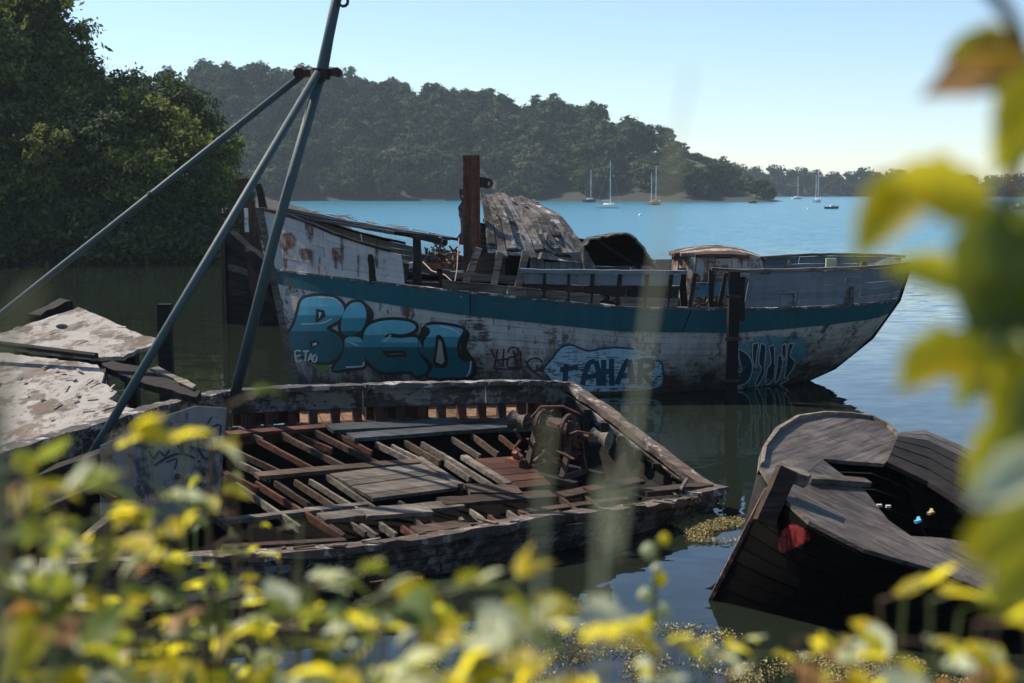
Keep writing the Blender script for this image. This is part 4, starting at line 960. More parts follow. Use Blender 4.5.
# graffiti bulkhead
bp0 = at(190, 460, 18.3); bn = Vector((.25, -1, .12)).normalized()
bk = lambda px, py: on_plane(px, py, bp0, bn)
m = MB(); m.slab([bk(*p) for p in [(100, 446), (130, 432), (165, 416), (196, 406), (227, 408), (225, 430), (222, 470), (219, 499), (212, 503), (208, 518), (196, 522), (188, 530), (150, 534), (100, 530)]], bn, .06)
bh = m.build('bulkhead', M['bulkhead'], BG); bh['label'] = 'grey white bulkhead with black scribbled tag'
zz = lambda P: [(140 + x * .1757, 400 + y * .1757) for x, y in P]
tags = [([(80, 375), (150, 330), (230, 305), (310, 330)], 14), ([(150, 355), (210, 335), (195, 395)], 9), ([(215, 255), (245, 300), (240, 235), (300, 275), (255, 190), (290, 200), (320, 190)], 13), ([(340, 250), (365, 260), (330, 240), (345, 190), (385, 200), (410, 260), (400, 320), (370, 335), (335, 280), (325, 200)], 13), ([(400, 160), (460, 145), (440, 260)], 12), ([(436, 285), (440, 300)], 16), ([(385, 135), (410, 95)], 9), ([(50, 290), (80, 335), (110, 290), (140, 320), (170, 280)], 10), ([(370, 385), (350, 400), (370, 425)], 7), ([(390, 395), (395, 425)], 7), ([(415, 370), (420, 420)], 7), ([(330, 345), (340, 355)], 16), ([(160, 535), (250, 505), (350, 480)], 14), ([(300, 560), (275, 590), (300, 630), (340, 640)], 9)]
def bcast(px, py): return bk(px, py) + bn * .004, ray(px, py).normalized()
decal('graffiti_tag', [zz(q) for P, w in tags for q in stroke(P, w)], M['s_black'], bh, 0, False, bcast)
decal('bolt_hole', [zz(catmull([(200, 425), (215, 418), (232, 428), (230, 450), (212, 455), (198, 442)], 2))], M['s_black'], bh, 1, True, bcast)
m = MB(); m.beam(deck(150, 478, .12), deck(215, 462, .3), .08, .1, n=3); m.build('bulkhead_batten', M['brown_wood'], BG)
# rolled rim of loose timbers at the left end
for (x0, y0, Y0, x1, y1, Y1, w, mt) in [(85, 480, 18.2, 118, 500, 17.9, .12, 'red_wood'), (60, 560, 16.6, 110, 520, 17.2, .16, 'grey_wood'), (70, 590, 16.4, 118, 545, 16.9, .16, 'grey_wood'), (20, 520, 17.4, 140, 470, 18.4, .14, 'dark_wood'), (0, 490, 17.6, 140, 440, 19.3, .2, 'dark_wood')]:
    m = MB(); m.beam(at(x0, y0, Y0), at(x1, y1, Y1), w, .09, n=5, jit=.08, rnd=rnd); m.build('loose_timber', M[mt], BG)

# ---------------------------------------------------------------- winch on the barge
wb = deck(562, 474)
WN = thing('deck_winch', wb, 'rusty deck winch with drums and gear rings at the end of the open barge', 'winch')
ax = Vector((1, -.62, -.12)).normalized(); fw = Vector((-.55, -.83, 0)).normalized(); UP = Vector((0, 0, 1))
W = lambda a, f, u: wb + ax * a + fw * f + UP * u
for a in (-.42, .22):
    m = MB()
    m.beam(W(a, -.35, 0), W(a, -.02, .78), .09, .06); m.beam(W(a, .38, 0), W(a, .02, .78), .09, .06); m.beam(W(a, -.38, .04), W(a, .42, .04), .08, .08); m.beam(W(a, -.22, .36), W(a, .24, .36), .06, .05)
    m.ring(W(a, 0, .72), ax, .05, .13, .08, 12); m.build('side_frame', M['rust_dark'], WN)
m = MB(); m.tube([W(-.85, 0, .72), W(.75, 0, .66)], .045, 8); m.build('shaft', M['rust'], WN)
m = MB(); m.tube([W(-.36, 0, .71), W(.16, 0, .69)], [.17, .17], 14); m.build('drum', M['rust_dark'], WN)
for (a, r0, r1, u) in ((-.36, .20, .25, .71), (.10, .21, .27, .70), (.30, .10, .14, .60), (-.1, .16, .22, .45)):
    m = MB(); m.ring(W(a, 0, u), ax, r0, r1, .05, 24)
    for k in range(5):
        e = ax.orthogonal().normalized(); e = Matrix.Rotation(k * math.tau / 5, 3, ax) @ e; m.beam(W(a, 0, u), W(a, 0, u) + e * r0 * 1.02, .04, .03)
    m.build('gear_wheel', M['rust' if a > .2 else 'rust_dark'], WN)
for (a, s) in ((-.78, -1), (.68, 1)):
    m = MB(); m.tube([W(a - .14 * s, 0, .70), W(a - .1 * s, 0, .70), W(a, 0, .70), W(a + .1 * s, 0, .69), W(a + .15 * s, 0, .69)], [.14, .11, .085, .12, .15], 14); m.build('warping_head', M['grey_wood'], WN)
m = MB(); m.tube([W(-.5, .1, .8), W(-.35, .05, 1.0), W(-.05, -.1, 1.04), W(.2, -.2, .95)], .022, 6); m.tube([W(-.7, .25, .6), W(-.62, .2, .45), W(-.7, .3, .3), W(-.5, .35, .22)], .03, 6); m.tube([W(.25, .2, .7), W(.4, .22, .78), W(.6, .1, .76)], .018, 6); m.build('brake_lever', M['rust'], WN)
m = MB(); m.beam(W(-.75, .35, .1), W(-.45, .42, .12), .16, .14); m.beam(W(-.6, .3, .05), W(-.58, .45, .3), .08, .06); m.build('brake_box', M['rust_orange'], WN)
m = MB()
for k in range(26):
    c = W(rnd.uniform(-.6, .4), rnd.uniform(-.25, .3), rnd.uniform(.05, .85)); d = Vector((rnd.gauss(0, 1), rnd.gauss(0, 1), rnd.gauss(0, .7))).normalized() * rnd.uniform(.08, .22); m.beam(c - d, c + d, rnd.uniform(.03, .07), rnd.uniform(.02, .05))
m.build('rusted_fittings', M['rust'], WN)['kind'] = 'stuff'
m = MB(); m.beam(W(-.6, -.4, .0), W(.5, -.4, .0), .14, .1); m.beam(W(-.6, .42, .0), W(.5, .42, .0), .14, .1); m.build('bed_timber', M['black_wood'], WN)

# ---------------------------------------------------------------- pale broken deck panel at the left
q0 = at(150, 425, 20.4); q1 = at(75, 307, 25.0); q2 = at(0, 333, 24.2); PN = (q1 - q0).cross(q2 - q0).normalized()
if PN.z < 0: PN = -PN
pl = lambda px, py: on_plane(px, py, q0, PN)
PW = thing('broken_deck_panel', (pl(40, 390).x, pl(40, 390).y, 0), 'pale broken deck panel with round hole, sun-bleached, beside the barge on the left', 'wreckage')
def ragged(P, amp, seed, sub=5):
    r = random.Random(seed); out = []
    for a, b in zip(P, P[1:] + P[:1]):
        L = math.hypot(b[0] - a[0], b[1] - a[1]); n = max(1, int(L / sub))
        for i in range(n): out.append((lerp(a[0], b[0], i / n) + (r.uniform(-amp, amp) if i else 0), lerp(a[1], b[1], i / n) + (r.uniform(-amp, amp) * .6 if i else 0)))
    return out
def plate(name, P, mat, lift=0.0, th=.07, hole=None, parent=PW):
    pts = [Vector(p) for p in P]; n = len(pts); ed = [(i, (i + 1) % n) for i in range(n)]
    if hole:
        h = len(hole); pts += [Vector(p) for p in hole]; ed += [(n + i, n + (i + 1) % h) for i in range(h)]
    r = list(delaunay_2d_cdt(pts, ed, [], 1, 1e-4))
    if hole:
        hx, hy = sum(p[0] for p in hole) / h, sum(p[1] for p in hole) / h; ra, rb = max(p[0] for p in hole) - hx, max(p[1] for p in hole) - hy
        r[2] = [f for f in r[2] if sum((((r[0][i].x - hx) / ra) ** 2 + ((r[0][i].y - hy) / rb) ** 2) < 1.15 for i in f) < 3]
    top = [pl(v.x, v.y) + PN * lift for v in r[0]]; k = len(top)
    m = MB(); m.add(top + [v - PN * th for v in top], [tuple(f) for f in r[2]] + [tuple(i + k for i in reversed(f)) for f in r[2]])
    cnt = {}
    for f in r[2]:
        for a, b in zip(f, list(f[1:]) + [f[0]]): cnt[(a, b)] = 1
    m.f += [(b, a, a + k, b + k) for (a, b) in cnt if (b, a) not in cnt]
    return m.build(name, mat, parent)
up_plate = [(-75, 352), (0, 333), (38, 321), (78, 307), (100, 316), (117, 324), (140, 334), (160, 340), (150, 346), (138, 349), (123, 357), (97, 357), (50, 352), (0, 346), (-75, 338 + 22)]
lo_plate = [(-75, 366), (0, 351), (50, 357), (97, 363), (104, 372), (101, 381), (117, 390), (108, 397), (129, 406), (149, 407), (129, 416), (108, 419), (60, 433), (12, 447), (-75, 473)]
plate('deck_sheet', ragged(up_plate, 1.0, 3), M['panel'], 0, .07, [(62 + 6.2 * math.cos(-a * math.tau / 14), 326.5 + 2.6 * math.sin(-a * math.tau / 14)) for a in range(14)])
plate('deck_sheet', ragged(lo_plate, 1.5, 4), M['panel'], -.03, .07)
for P, mt in (([(100, 360), (112, 358), (150, 366), (200, 388), (196, 394), (150, 382), (120, 372)], 'dark_wood'), ([(150, 368), (158, 366), (196, 385), (192, 388)], 'grey_wood')):
    plate('torn_plank', ragged(P, 1.2, 5), M[mt], -.05 if mt == 'dark_wood' else .0, .12)
m = MB(); m.tube([pl(-75, 352) + PN * .05, pl(0, 346.5) + PN * .05, pl(97, 358) + PN * .04], .055, 6); m.build('cross_bar', M['dark_wood'], PW)
m = MB(); m.beam(at(36, 322, 25.2), at(68, 307, 25.8), .35, .3, n=5, jit=.15, rnd=rnd); m.build('fallen_log', M['black_wood'], PW)
for (px, py) in ((20, 340), (80, 330), (130, 345), (30, 420), (90, 405), (120, 400), (-40, 400)):
    p = pl(px, py) - PN * .1; m = MB(); m.beam((p.x, p.y, -.6), p, .2, .18, up=(0, 1, 0), n=4, jit=.1, rnd=rnd); m.build('support_post', M['dark_wood'], PW)
for (a, b) in (((-60, 356), (135, 350)), ((-60, 410), (112, 398)), ((100, 364), (104, 415)), ((60, 320), (20, 440))):
    m = MB(); m.beam(pl(*a) - PN * .17, pl(*b) - PN * .17, .14, .16, up=PN, n=4, jit=.08, rnd=rnd); m.build('support_beam', M['dark_wood'], PW)
m = MB()
for i in range(34):
    r_ = rnd.random(); px, py = rnd.uniform(0, 120), rnd.uniform(325, 430)
    if py > 440 - px * .28 or (345 < py < 360): continue
    c = pl(px, py) + PN * .006; d = Vector((rnd.uniform(-1, 1), rnd.uniform(-1, 1), 0)); d = (d - PN * d.dot(PN)).normalized(); m.beam(c, c + d * rnd.uniform(.05, .22), rnd.uniform(.02, .08), .006, up=PN)
m.build('flakes', M['panel'], PW)['kind'] = 'stuff'
# stake in the water behind
sp = at(166, 360, 33); m = MB(); m.beam((sp.x, 33, -.6), (sp.x, 33, at(166, 304, 33).z), .3, .26, up=(0, 1, 0), n=6, jit=.06, rnd=rnd)
tag(m.build('mooring_stake', M['dark_wood']), 'short dark stake in the calm water behind the pale panel', 'post')

# ---------------------------------------------------------------- tripod of teal poles
AP = at(321, 74, 22.0); F3 = at(231, 390, 22.25); F2 = at(90, 458, 18.9); F1 = at(-78, 377, 23.5)
TP = thing('pole_tripod', F3, 'tall tripod of teal painted steel poles rising from the left end of the barge', 'tripod')
m = MB(); m.tube([F3 + Vector((0, 0, -.3)), F3.lerp(AP, .5), AP], [.088, .084, .078], 12); m.build('pole', M['teal_pole'], TP, smooth=True)
top = at(341, -22, 21.7)
m = MB(); m.tube([AP + (AP - top) * .08 + Vector((.03, -.1, 0)), AP.lerp(top, .06) + Vector((.02, -.1, 0)), AP.lerp(top, .4), top], [.07, .092, .08, .075], 12); m.build('mast', M['teal_pole'], TP, smooth=True)
m = MB(); a2 = AP + Vector((-.02, -.22, .0)); m.tube([F2, F2.lerp(a2, .5), a2], [.062, .062, .058], 10); m.build('pole', M['teal_pole'], TP, smooth=True)
m = MB(); a1 = AP + Vector((-.25, .02, .02)); m.tube([F1, F1.lerp(a1, .33), F1.lerp(a1, .5), a1], [.06, .06, .055, .055], 10); m.build('pole', M['teal_pole'], TP, smooth=True)
m = MB(); m.ring(F1.lerp(a1, .62), a1 - F1, .05, .068, .06, 12); m.build('joint_collar', M['rust_dark'], TP)
m = MB(); m.ring(AP + Vector((0, -.06, .0)), (.15, 0, 1), .10, .16, .14, 12); m.beam(AP + Vector((-.38, -.05, .0)), AP + Vector((.30, -.08, .02)), .10, .10); m.tube([AP + Vector((-.32, -.12, .0)), AP + Vector((-.32, .1, .05))], .09, 8); m.tube([AP + Vector((.26, -.2, .02)), AP + Vector((.26, .06, .02))], .07, 8); m.build('apex_clamp', M['rust_dark'], TP)
m = MB(); tt = at(337, 2, 21.75); m.ring(tt + Vector((.1, -.05, 0)), (0, 1, 0), .05, .09, .05, 10); m.build('eye_ring', M['rust_dark'], TP)

# ---------------------------------------------------------------- stern wreck at the right
rA, rF, rR = at(795, 480, 17.0), at(830, 415, 20.5), at(940, 570, 15.4); RN = (rF - rA).cross(rR - rA).normalized()
if RN.z < 0: RN = -RN
rd = lambda px, py, lift=0.0: on_plane(px, py, rA, RN) + RN * lift
SW = thing('stern_wreck', (4.3, 17.5, 0), 'grey upturned stern of a small wreck with broken deck hole and dark shaded transom', 'shipwreck')
e1 = (rR - rA).normalized(); e2 = RN.cross(e1)
def to2(p): d = p - rA; return (d.dot(e1), d.dot(e2))
def from2(x, y, l=0.0): return rA + e1 * x + e2 * y + RN * l
def deck_planks(P, ang, w, mat, name='deck_plank'):
    c, s = math.cos(ang), math.sin(ang); Q = [(x * c + y * s, -x * s + y * c) for x, y in (to2(rd(*p)) for p in P)]
    y = min(q[1] for q in Q); ym = max(q[1] for q in Q)
    while y < ym:
        ww = w * rnd.uniform(.85, 1.15); S = clip(Q, y + .001, min(y + ww, ym) - .001); y += ww
        S2 = [p for i, p in enumerate(S) if math.hypot(p[0] - S[i - 1][0], p[1] - S[i - 1][1]) > 1e-4]
        if len(S2) < 3 or abs(area(S2)) < .004: continue
        r = delaunay_2d_cdt([Vector(p) for p in S2], [(i, (i + 1) % len(S2)) for i in range(len(S2))], [], 1, 1e-5)
        l = rnd.uniform(0, .004); T = [from2(v.x * c - v.y * s, v.x * s + v.y * c, l) for v in r[0]]; k = len(T); m = MB()
        fs = [tuple(f) for f in r[2]]; grp = list(range(k))
        def root(i):
            while grp[i] != i: i = grp[i]
            return i
        for f in fs:
            for j in f[1:]: grp[root(j)] = root(f[0])
        for g_ in {root(f[0]) for f in fs}:
            ff = [f for f in fs if root(f[0]) == g_]; ids = sorted({i for f in ff for i in f}); mp = {v: i for i, v in enumerate(ids)}; ff = [tuple(mp[i] for i in f) for f in ff]; U = [T[i] for i in ids]; kk = len(U); m = MB()
            m.add(U + [t - RN * .05 for t in U], ff + [tuple(i + kk for i in reversed(f)) for f in ff]); cnt = {(a, b) for f in ff for a, b in zip(f, list(f[1:]) + [f[0]])}
            m.f += [(b, a, a + kk, b + kk) for (a, b) in cnt if (b, a) not in cnt]; m.build(name, mat, SW)
def stern_wood(nm, p, q, k=1.0):
    d = rd(*q) - rd(*p)
    return wood(nm, (.022 * k, .017 * k, .013 * k), (.21 * k, .172 * k, .14 * k), rough=.6, stretch=(.9, 13, 9), vary=.10, stain=(.06, .043, .032), samt=.55, bump=1.0, rot=(0, 0, math.atan2(d.y, d.x)))
M['stern_deck'] = stern_wood('weathered_stern_deck', (790, 490), (930, 560)); M['stern_deck_far'] = stern_wood('weathered_stern_deck_far', (772, 470), (885, 430), 1.1)
far_p = [(769, 482), (760, 466), (762, 449), (774, 431), (796, 418), (824, 414), (850, 415), (872, 418), (888, 426), (899, 437), (893, 455), (884, 464), (824, 459), (806, 474)]
near_p = [(769, 483), (806, 475), (823, 460), (848, 479), (864, 489), (888, 520), (911, 536), (943, 538), (967, 542), (1000, 560), (1000, 596), (927, 567), (864, 549), (809, 521), (789, 503)]
deck_planks(far_p, math.atan2(*reversed([b - a for a, b in zip(to2(rd(772, 470)), to2(rd(885, 430)))])), .17, M['stern_deck_far'])
deck_planks(near_p, math.atan2(*reversed([b - a for a, b in zip(to2(rd(790, 490)), to2(rd(930, 560)))])), .17, M['stern_deck'])
edge = [rd(*p) for p in far_p[1:10]]; m = MB(); m.loft([[p + RN * .05, p + RN * .05 + (Vector((4.4, 18.8, p.z)) - p).normalized() * .07, p - RN * .12 + (Vector((4.4, 18.8, p.z)) - p).normalized() * .07, p - RN * .12] for p in edge]); m.build('deck_rim', M['grey_wood'], SW)
m = MB(); m.beam(rd(806, 482, .05), rd(866, 486, .05), .14, .07, up=RN, n=4, jit=.08, rnd=rnd); m.build('deck_batten', M['grey_wood'], SW)
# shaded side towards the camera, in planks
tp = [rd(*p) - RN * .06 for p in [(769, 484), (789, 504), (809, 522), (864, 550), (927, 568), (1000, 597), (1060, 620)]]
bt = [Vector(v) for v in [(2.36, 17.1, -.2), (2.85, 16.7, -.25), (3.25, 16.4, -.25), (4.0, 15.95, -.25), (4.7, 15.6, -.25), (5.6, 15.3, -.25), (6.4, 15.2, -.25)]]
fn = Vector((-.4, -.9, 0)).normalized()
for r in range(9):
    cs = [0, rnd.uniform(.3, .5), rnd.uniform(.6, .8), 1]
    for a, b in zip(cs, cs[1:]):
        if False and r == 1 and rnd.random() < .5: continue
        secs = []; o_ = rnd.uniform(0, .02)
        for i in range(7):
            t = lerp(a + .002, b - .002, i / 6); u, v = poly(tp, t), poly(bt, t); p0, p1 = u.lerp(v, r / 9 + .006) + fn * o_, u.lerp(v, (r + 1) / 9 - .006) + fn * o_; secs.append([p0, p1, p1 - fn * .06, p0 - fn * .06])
        m = MB(); m.loft(secs); m.build('side_plank', M['shaded_side'], SW)
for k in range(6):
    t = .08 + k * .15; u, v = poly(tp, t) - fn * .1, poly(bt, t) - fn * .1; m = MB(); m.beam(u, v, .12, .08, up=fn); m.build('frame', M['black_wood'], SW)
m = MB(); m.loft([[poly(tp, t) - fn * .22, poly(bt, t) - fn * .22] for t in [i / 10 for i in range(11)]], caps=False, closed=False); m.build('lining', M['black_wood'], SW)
m = MB(); q = [poly(tp, .0).lerp(poly(bt, 0), f) for f in (0, .25, .5, .75, 1)]; m.loft([[p + Vector((-.035, -.03, 0)), p + Vector((.02, -.04, 0)), p + Vector((.035, .03, 0)), p + Vector((-.02, .05, 0))] for p in q]); m.build('lit_edge_timber', wood('light_tinted_timber', (.06, .04, .035), (.16, .12, .09), paint=(.34, .17, .14), pamt=.48, pscale=3), SW)  # edge timber tinted pink to paint in light grazing the hull
m = MB(); m.beam(at(764, 523, 16.15), at(787, 469, 16.3), .22, .2, up=(0, 1, 0), n=5, jit=.06, rnd=rnd); m.build('stern_knee', M['brown_wood'], SW)
m = MB(); m.beam(at(778, 469, 16.4), at(808, 481, 16.25), .2, .15, n=3, jit=.06, rnd=rnd); m.build('knee_cap', M['grey_wood'], SW)
TV = [p for p in tp] ; fbv = []; fbf = []
for i in range(13):
    for k in range(9): fbv.append(poly(tp, i / 12).lerp(poly(bt, i / 12), k / 8) + fn * .024)
for i in range(12):
    for k in range(8): a = i * 9 + k; fbf.append((a, a + 1, a + 10, a + 9))
FACE = BVHTree.FromPolygons(fbv, fbf)
def fcast(px, py):
    d = ray(px, py).normalized(); h = FACE.ray_cast(CAM, d); return h[0], d
decal('red_paint', [catmull([(784, 527), (794, 524), (808, 531), (812, 539), (798, 547), (782, 553), (778, 541)], 3)], M['s_bright_red'], SW, 0, True, fcast, 3.0)
# left flank and far flank
lt = [rd(*p) - RN * .1 for p in [(768, 483), (760, 467), (763, 450), (775, 432), (797, 419), (824, 415), (872, 419), (899, 438)]]
lb = [Vector(v) for v in [(2.40, 17.15, -.3), (2.75, 17.9, -.3), (3.0, 18.6, -.3), (3.35, 19.4, -.3), (3.9, 20.1, -.3), (4.5, 20.5, -.3), (5.5, 20.4, -.3), (6.0, 19.6, -.3)]]
for r in range(8):
    secs = []
    for i in range(15):
        u, v = poly(lt, i / 14), poly(lb, i / 14); n_ = (Vector((4.5, 18.5, 0)) - v); n_.z = 0; n_.normalize(); p0, p1 = u.lerp(v, r / 8 + .005), u.lerp(v, (r + 1) / 8 - .005); secs.append([p0, p1, p1 + n_ * .06, p0 + n_ * .06])
    m = MB(); m.loft(secs); m.build('side_plank', M['dark_wood'], SW)
# raised far-right deck piece
hi = [(892, 452), (898, 438), (923, 437), (945, 445), (964, 455), (1000, 478), (1045, 500), (1045, 545), (1005, 535), (967, 505), (930, 482), (886, 464)]
for k in range(6):
    f0, f1 = k / 6 + .01, (k + 1) / 6 - .01
    L1 = [rd(898, 438, .10), rd(923, 437, .12), rd(964, 455, .12), rd(1045, 500, .1)]; L2 = [rd(886, 464, .02), rd(930, 482, -.02), rd(967, 505, -.04), rd(1045, 545, -.04)]; secs = []
    for i in range(9):
        a, b = poly(L1, i / 8), poly(L2, i / 8); p0, p1 = a.lerp(b, f0) + RN * .1 * math.sin(f0 * 3.1), a.lerp(b, f1) + RN * .1 * math.sin(f1 * 3.1); secs.append([p0, p1, p1 - RN * .06, p0 - RN * .06])
    m = MB(); m.loft(secs); m.build('deck_plank', M['dark_wood' if k > 1 else 'stern_deck'], SW)
m = MB(); L1 = [rd(899, 438), rd(923, 437), rd(964, 455), rd(1045, 500)]; m.loft([[p, Vector((p.x + .1, p.y - .1, -.3))] for p in L1], caps=False, closed=False); m.build('side_plank', M['dark_wood'], SW)
m = MB(); fl = [Vector((p.x, p.y, .12)) for p in bt[:6]] + [Vector((6.2, 19.4, .12))] + [Vector((p.x + .05, p.y, .12)) for p in reversed(lb)]; m.add(fl, [tuple(range(len(fl)))]); m.build('bilge_mud', M['mud'], SW)  # near-black floor paints in the shade inside the broken hole
for i, (px, py) in enumerate([(867, 486), (875, 487), (884, 488), (893, 489)]):
    m = MB(); p = rd(px, py, -.25); m.beam(p, p + Vector((.06, .0, 0)), .05, .03); m.build('nail_strip', M['white_flake'], SW)
for i, (px, py, mt, lab) in enumerate([(921, 508, 'cyan_plastic', 'bright blue piece of plastic litter inside the broken stern hole'), (934, 500, 'tan_paint', 'tan scrap of litter beside the blue plastic in the stern hole')]):
    c = rd(px, py, -.2); m = MB(); m.beam(c, c + Vector((.08, .04, .02)), .045, .03, n=3, jit=.4, rnd=rnd); m.beam(c + Vector((.06, .1, 0)), c + Vector((.09, .15, .03)), .035, .02, n=2, jit=.2, rnd=rnd)
    tag(m.build('plastic_litter' if i == 0 else 'wood_scrap', M[mt]), lab, 'litter')
# ---------------------------------------------------------------- moored boats
def hull_boat(t, L, B, H, mat, seed=0):
    m = MB(); secs = []
    for i in range(9):
        u = i / 8; x = lerp(-L / 2, L / 2, u); w = B / 2 * (1 - max(0, (u - .35) / .65) ** 2.2) * lerp(.75, 1, min(1, u / .3)) + .02; h = H * (1 + .35 * u * u)
        secs.append([t.location + Vector(p) for p in [(x, -w, h), (x, -w * .85, H * .3), (x, -w * .3, -.3), (x, w * .3, -.3), (x, w * .85, H * .3), (x, w, h)]])
    m.loft(secs).build('hull', mat, t)
def sailboat(loc, rz, L, mast, label, hull='white_paint', two=False, name='sailing_boat', cabin='white_paint'):
    t = thing(name, loc, label, 'boat', 'boats moored in the estuary'); hull_boat(t, L, L * .32, L * .13, M[hull])
    o = t.location; H = L * .13
    m = MB(); m.loft([[o + Vector((x, s * w, z)) for s, z in ((-1, H), (-.85, H + L * .07), (.85, H + L * .07), (1, H))] for x, w in ((-L * .18, L * .1), (L * .05, L * .11), (L * .22, L * .06))]); m.build('cabin', M[cabin], t)
    m = MB(); m.tube([o + Vector((L * .08, 0, H)), o + Vector((L * .07, 0, mast))], [.10, .07], 6); ma = m.build('mast', M['white_paint'], t)
    m = MB(); m.tube([o + Vector((L * .07, 0, H + 1.1)), o + Vector((-L * .32, 0, H + 1.05))], .11, 6); m.build('boom', M['dark_paint'], ma)
    m = MB()
    for a, b in (((L * .07, 0, mast), (L * .5, 0, H * 1.3)), ((L * .07, 0, mast), (-L * .5, 0, H)), ((L * .07, 0, mast * .8), (L * .05, L * .15, H)), ((L * .07, 0, mast * .8), (L * .05, -L * .15, H))): m.tube([o + Vector(a), o + Vector(b)], .015, 4)
    m.tube([o + Vector((L * .07, -.7, mast * .6)), o + Vector((L * .07, .7, mast * .6))], .04, 4); m.build('rigging', M['metal'], ma)
    if two:
        m = MB(); m.tube([o + Vector((-L * .3, 0, H)), o + Vector((-L * .31, 0, mast * .82))], [.09, .06], 6); m.build('mast', M['white_paint'], t)
    t.rotation_euler.z = rz; return t
def wat(px, py): return on_plane(px, py, Vector((0, 0, 0)), Vector((0, 0, 1)))
sailboat(wat(590, 202.2), .9, 8.5, 13.5, 'dark hulled sailing boat with one mast, first moored under the wooded hill', 'dark_paint', cabin='white_paint')
sailboat(wat(608.5, 208.3), -.55, 7.2, 13.0, 'white sailing boat with tall mast, nearest of those moored below the hill')
sailboat(wat(655, 205), 1.0, 8.5, 13.0, 'tan hulled ketch with two masts moored below the hill', 'tan_paint', two=True, cabin='tan_paint')
sailboat(wat(817.5, 202.2), 1.1, 9, 13.5, 'white two-masted yacht moored before the far shore', two=True)
def motorboat(loc, rz, L, label, hull='dark_paint', top='white_paint', name='motor_boat'):
    t = thing(name, loc, label, 'boat', 'boats moored in the estuary'); hull_boat(t, L, L * .38, L * .14, M[hull]); o = t.location; H = L * .14
    m = MB(); m.loft([[o + Vector((x, s * L * .13, z)) for s, z in ((-1, H), (-.9, H + h), (.9, H + h), (1, H))] for x, h in ((-L * .1, L * .12), (L * .12, L * .14), (L * .25, L * .02))]); m.build('cabin', M[top], t); t.rotation_euler.z = rz
motorboat(wat(831.5, 208.8), .1, 3.9, 'small motor boat with dark hull and white top on the open water')
motorboat(wat(753, 203.2), .3, 3.6, 'little dark dinghy just off the tip of the wooded cape', top='dark_paint', name='dinghy')
motorboat(wat(1019, 209), .2, 5.0, 'white motor boat at the right edge of the water behind the leaves', 'white_paint')
for i, (px, py) in enumerate([(745, 198.6), (797, 199.2)]):
    sailboat(wat(px, py), i * .7, 8, 12.5, 'tiny white yacht under the far shore, ' + ('beside the tip of the wooded cape', 'close to the two-masted yacht')[i], name='far_yacht')
for px, py in ((808, 209.5), (640, 216)):
    m = MB(); c = wat(px, py); m.tube([c + Vector((0, 0, z)) for z in (-.2, 0, .2, .38, .45)], [.2, .32, .33, .2, .05], 8); tag(m.build('mooring_buoy', M['white_paint']), 'small white mooring buoy floating beside the motor boat' if px > 700 else 'small white mooring buoy in front of the tan ketch', 'buoy')

# ---------------------------------------------------------------- floating weed
M['weed'] = leafmat('floating_weed', (.10, .075, .025), (.40, .34, .13), .15)
def weed(label, cx, cy, rx, ry, n, seed):
    rs = np.random.RandomState(seed); V = []; F = []
    k = 0
    while k < n:
        a = rs.uniform(0, 6.283); r = rs.random() ** .6; x = cx + math.cos(a) * rx * r; y = cy + math.sin(a) * ry * r
        if noise.noise(Vector((x * 1.6, y * 1.3, seed))) + .35 * (1 - r) < rs.uniform(.0, .35): k += .25; continue
        k += 1; z = .012 + .035 * rs.random() ** 2; d = rs.uniform(0, 6.283); s = rs.uniform(.006, .026); w = s * rs.uniform(.25, .6); c, q = math.cos(d), math.sin(d); o = len(V)
        V += [(x - c * s, y - q * s, z), (x + q * w, y - c * w, z + rs.uniform(0, .02)), (x + c * s, y + q * s, z + rs.uniform(-.005, .025)), (x - q * w, y + c * w, z)]; F.append((o, o + 1, o + 2, o + 3))
    me = raw_mesh('floating_weed', V, F, M['weed']); o = bpy.data.objects.new('floating_weed', me); COL.objects.link(o); tag(o, label, 'seaweed', kind='stuff')
weed('small raft of yellow weed floating off the barge tip', 2.75, 20.7, .95, .9, 9000, 1)
weed('broad mat of yellow weed on the water below the barge', 1.0, 14.9, 2.2, 1.2, 5000, 2)
weed('brown weed heaped against the shaded stern wreck', 3.5, 14.2, 1.3, .75, 13000, 3)

# ---------------------------------------------------------------- foreground brambles and grass
LM = {'y': leafmat('yellow_leaf', (.46, .36, .02), (.74, .60, .04), .7, (1.0, .88, .05), .45, 'obj'),
      'g': leafmat('green_leaf', (.06, .10, .02), (.14, .18, .035), .45, (.42, .46, .05), .4, 'obj'),
      'l': leafmat('lime_leaf', (.28, .28, .02), (.52, .48, .035), .62, (.92, .84, .06), .45, 'obj'),
      'p': leafmat('pale_leaf_underside', (.38, .43, .28), (.58, .62, .44), .45, (.75, .78, .45), .6, 'obj'),
      'b': leafmat('browned_leaf', (.18, .09, .035), (.34, .19, .07), .4, (.6, .32, .1), .6, 'obj')}
def leaf_mesh(name, mat, wid, curl, fold, seed):
    r = random.Random(seed); V = []; F = []; N = 7
    for i in range(N + 1):
        t = i / N; w = wid * (math.sin(math.pi * min(1, t * .94 + .06)) ** .8) * (1 - .35 * t) + (.004 if i in (0, N) else 0); zc = -curl * t * t
        w *= 1 + (.12 if i % 2 else -.06)
        V += [(-w, t, zc + fold * w + r.uniform(-.02, .02)), (0, t, zc), (w, t, zc + fold * w + r.uniform(-.02, .02))]
    for i in range(N):
        a = i * 3; F += [(a, a + 1, a + 4, a + 3), (a + 1, a + 2, a + 5, a + 4)]
    me = raw_mesh(name, V, F, mat); me.polygons.foreach_set('use_smooth', [True] * len(me.polygons)); return me
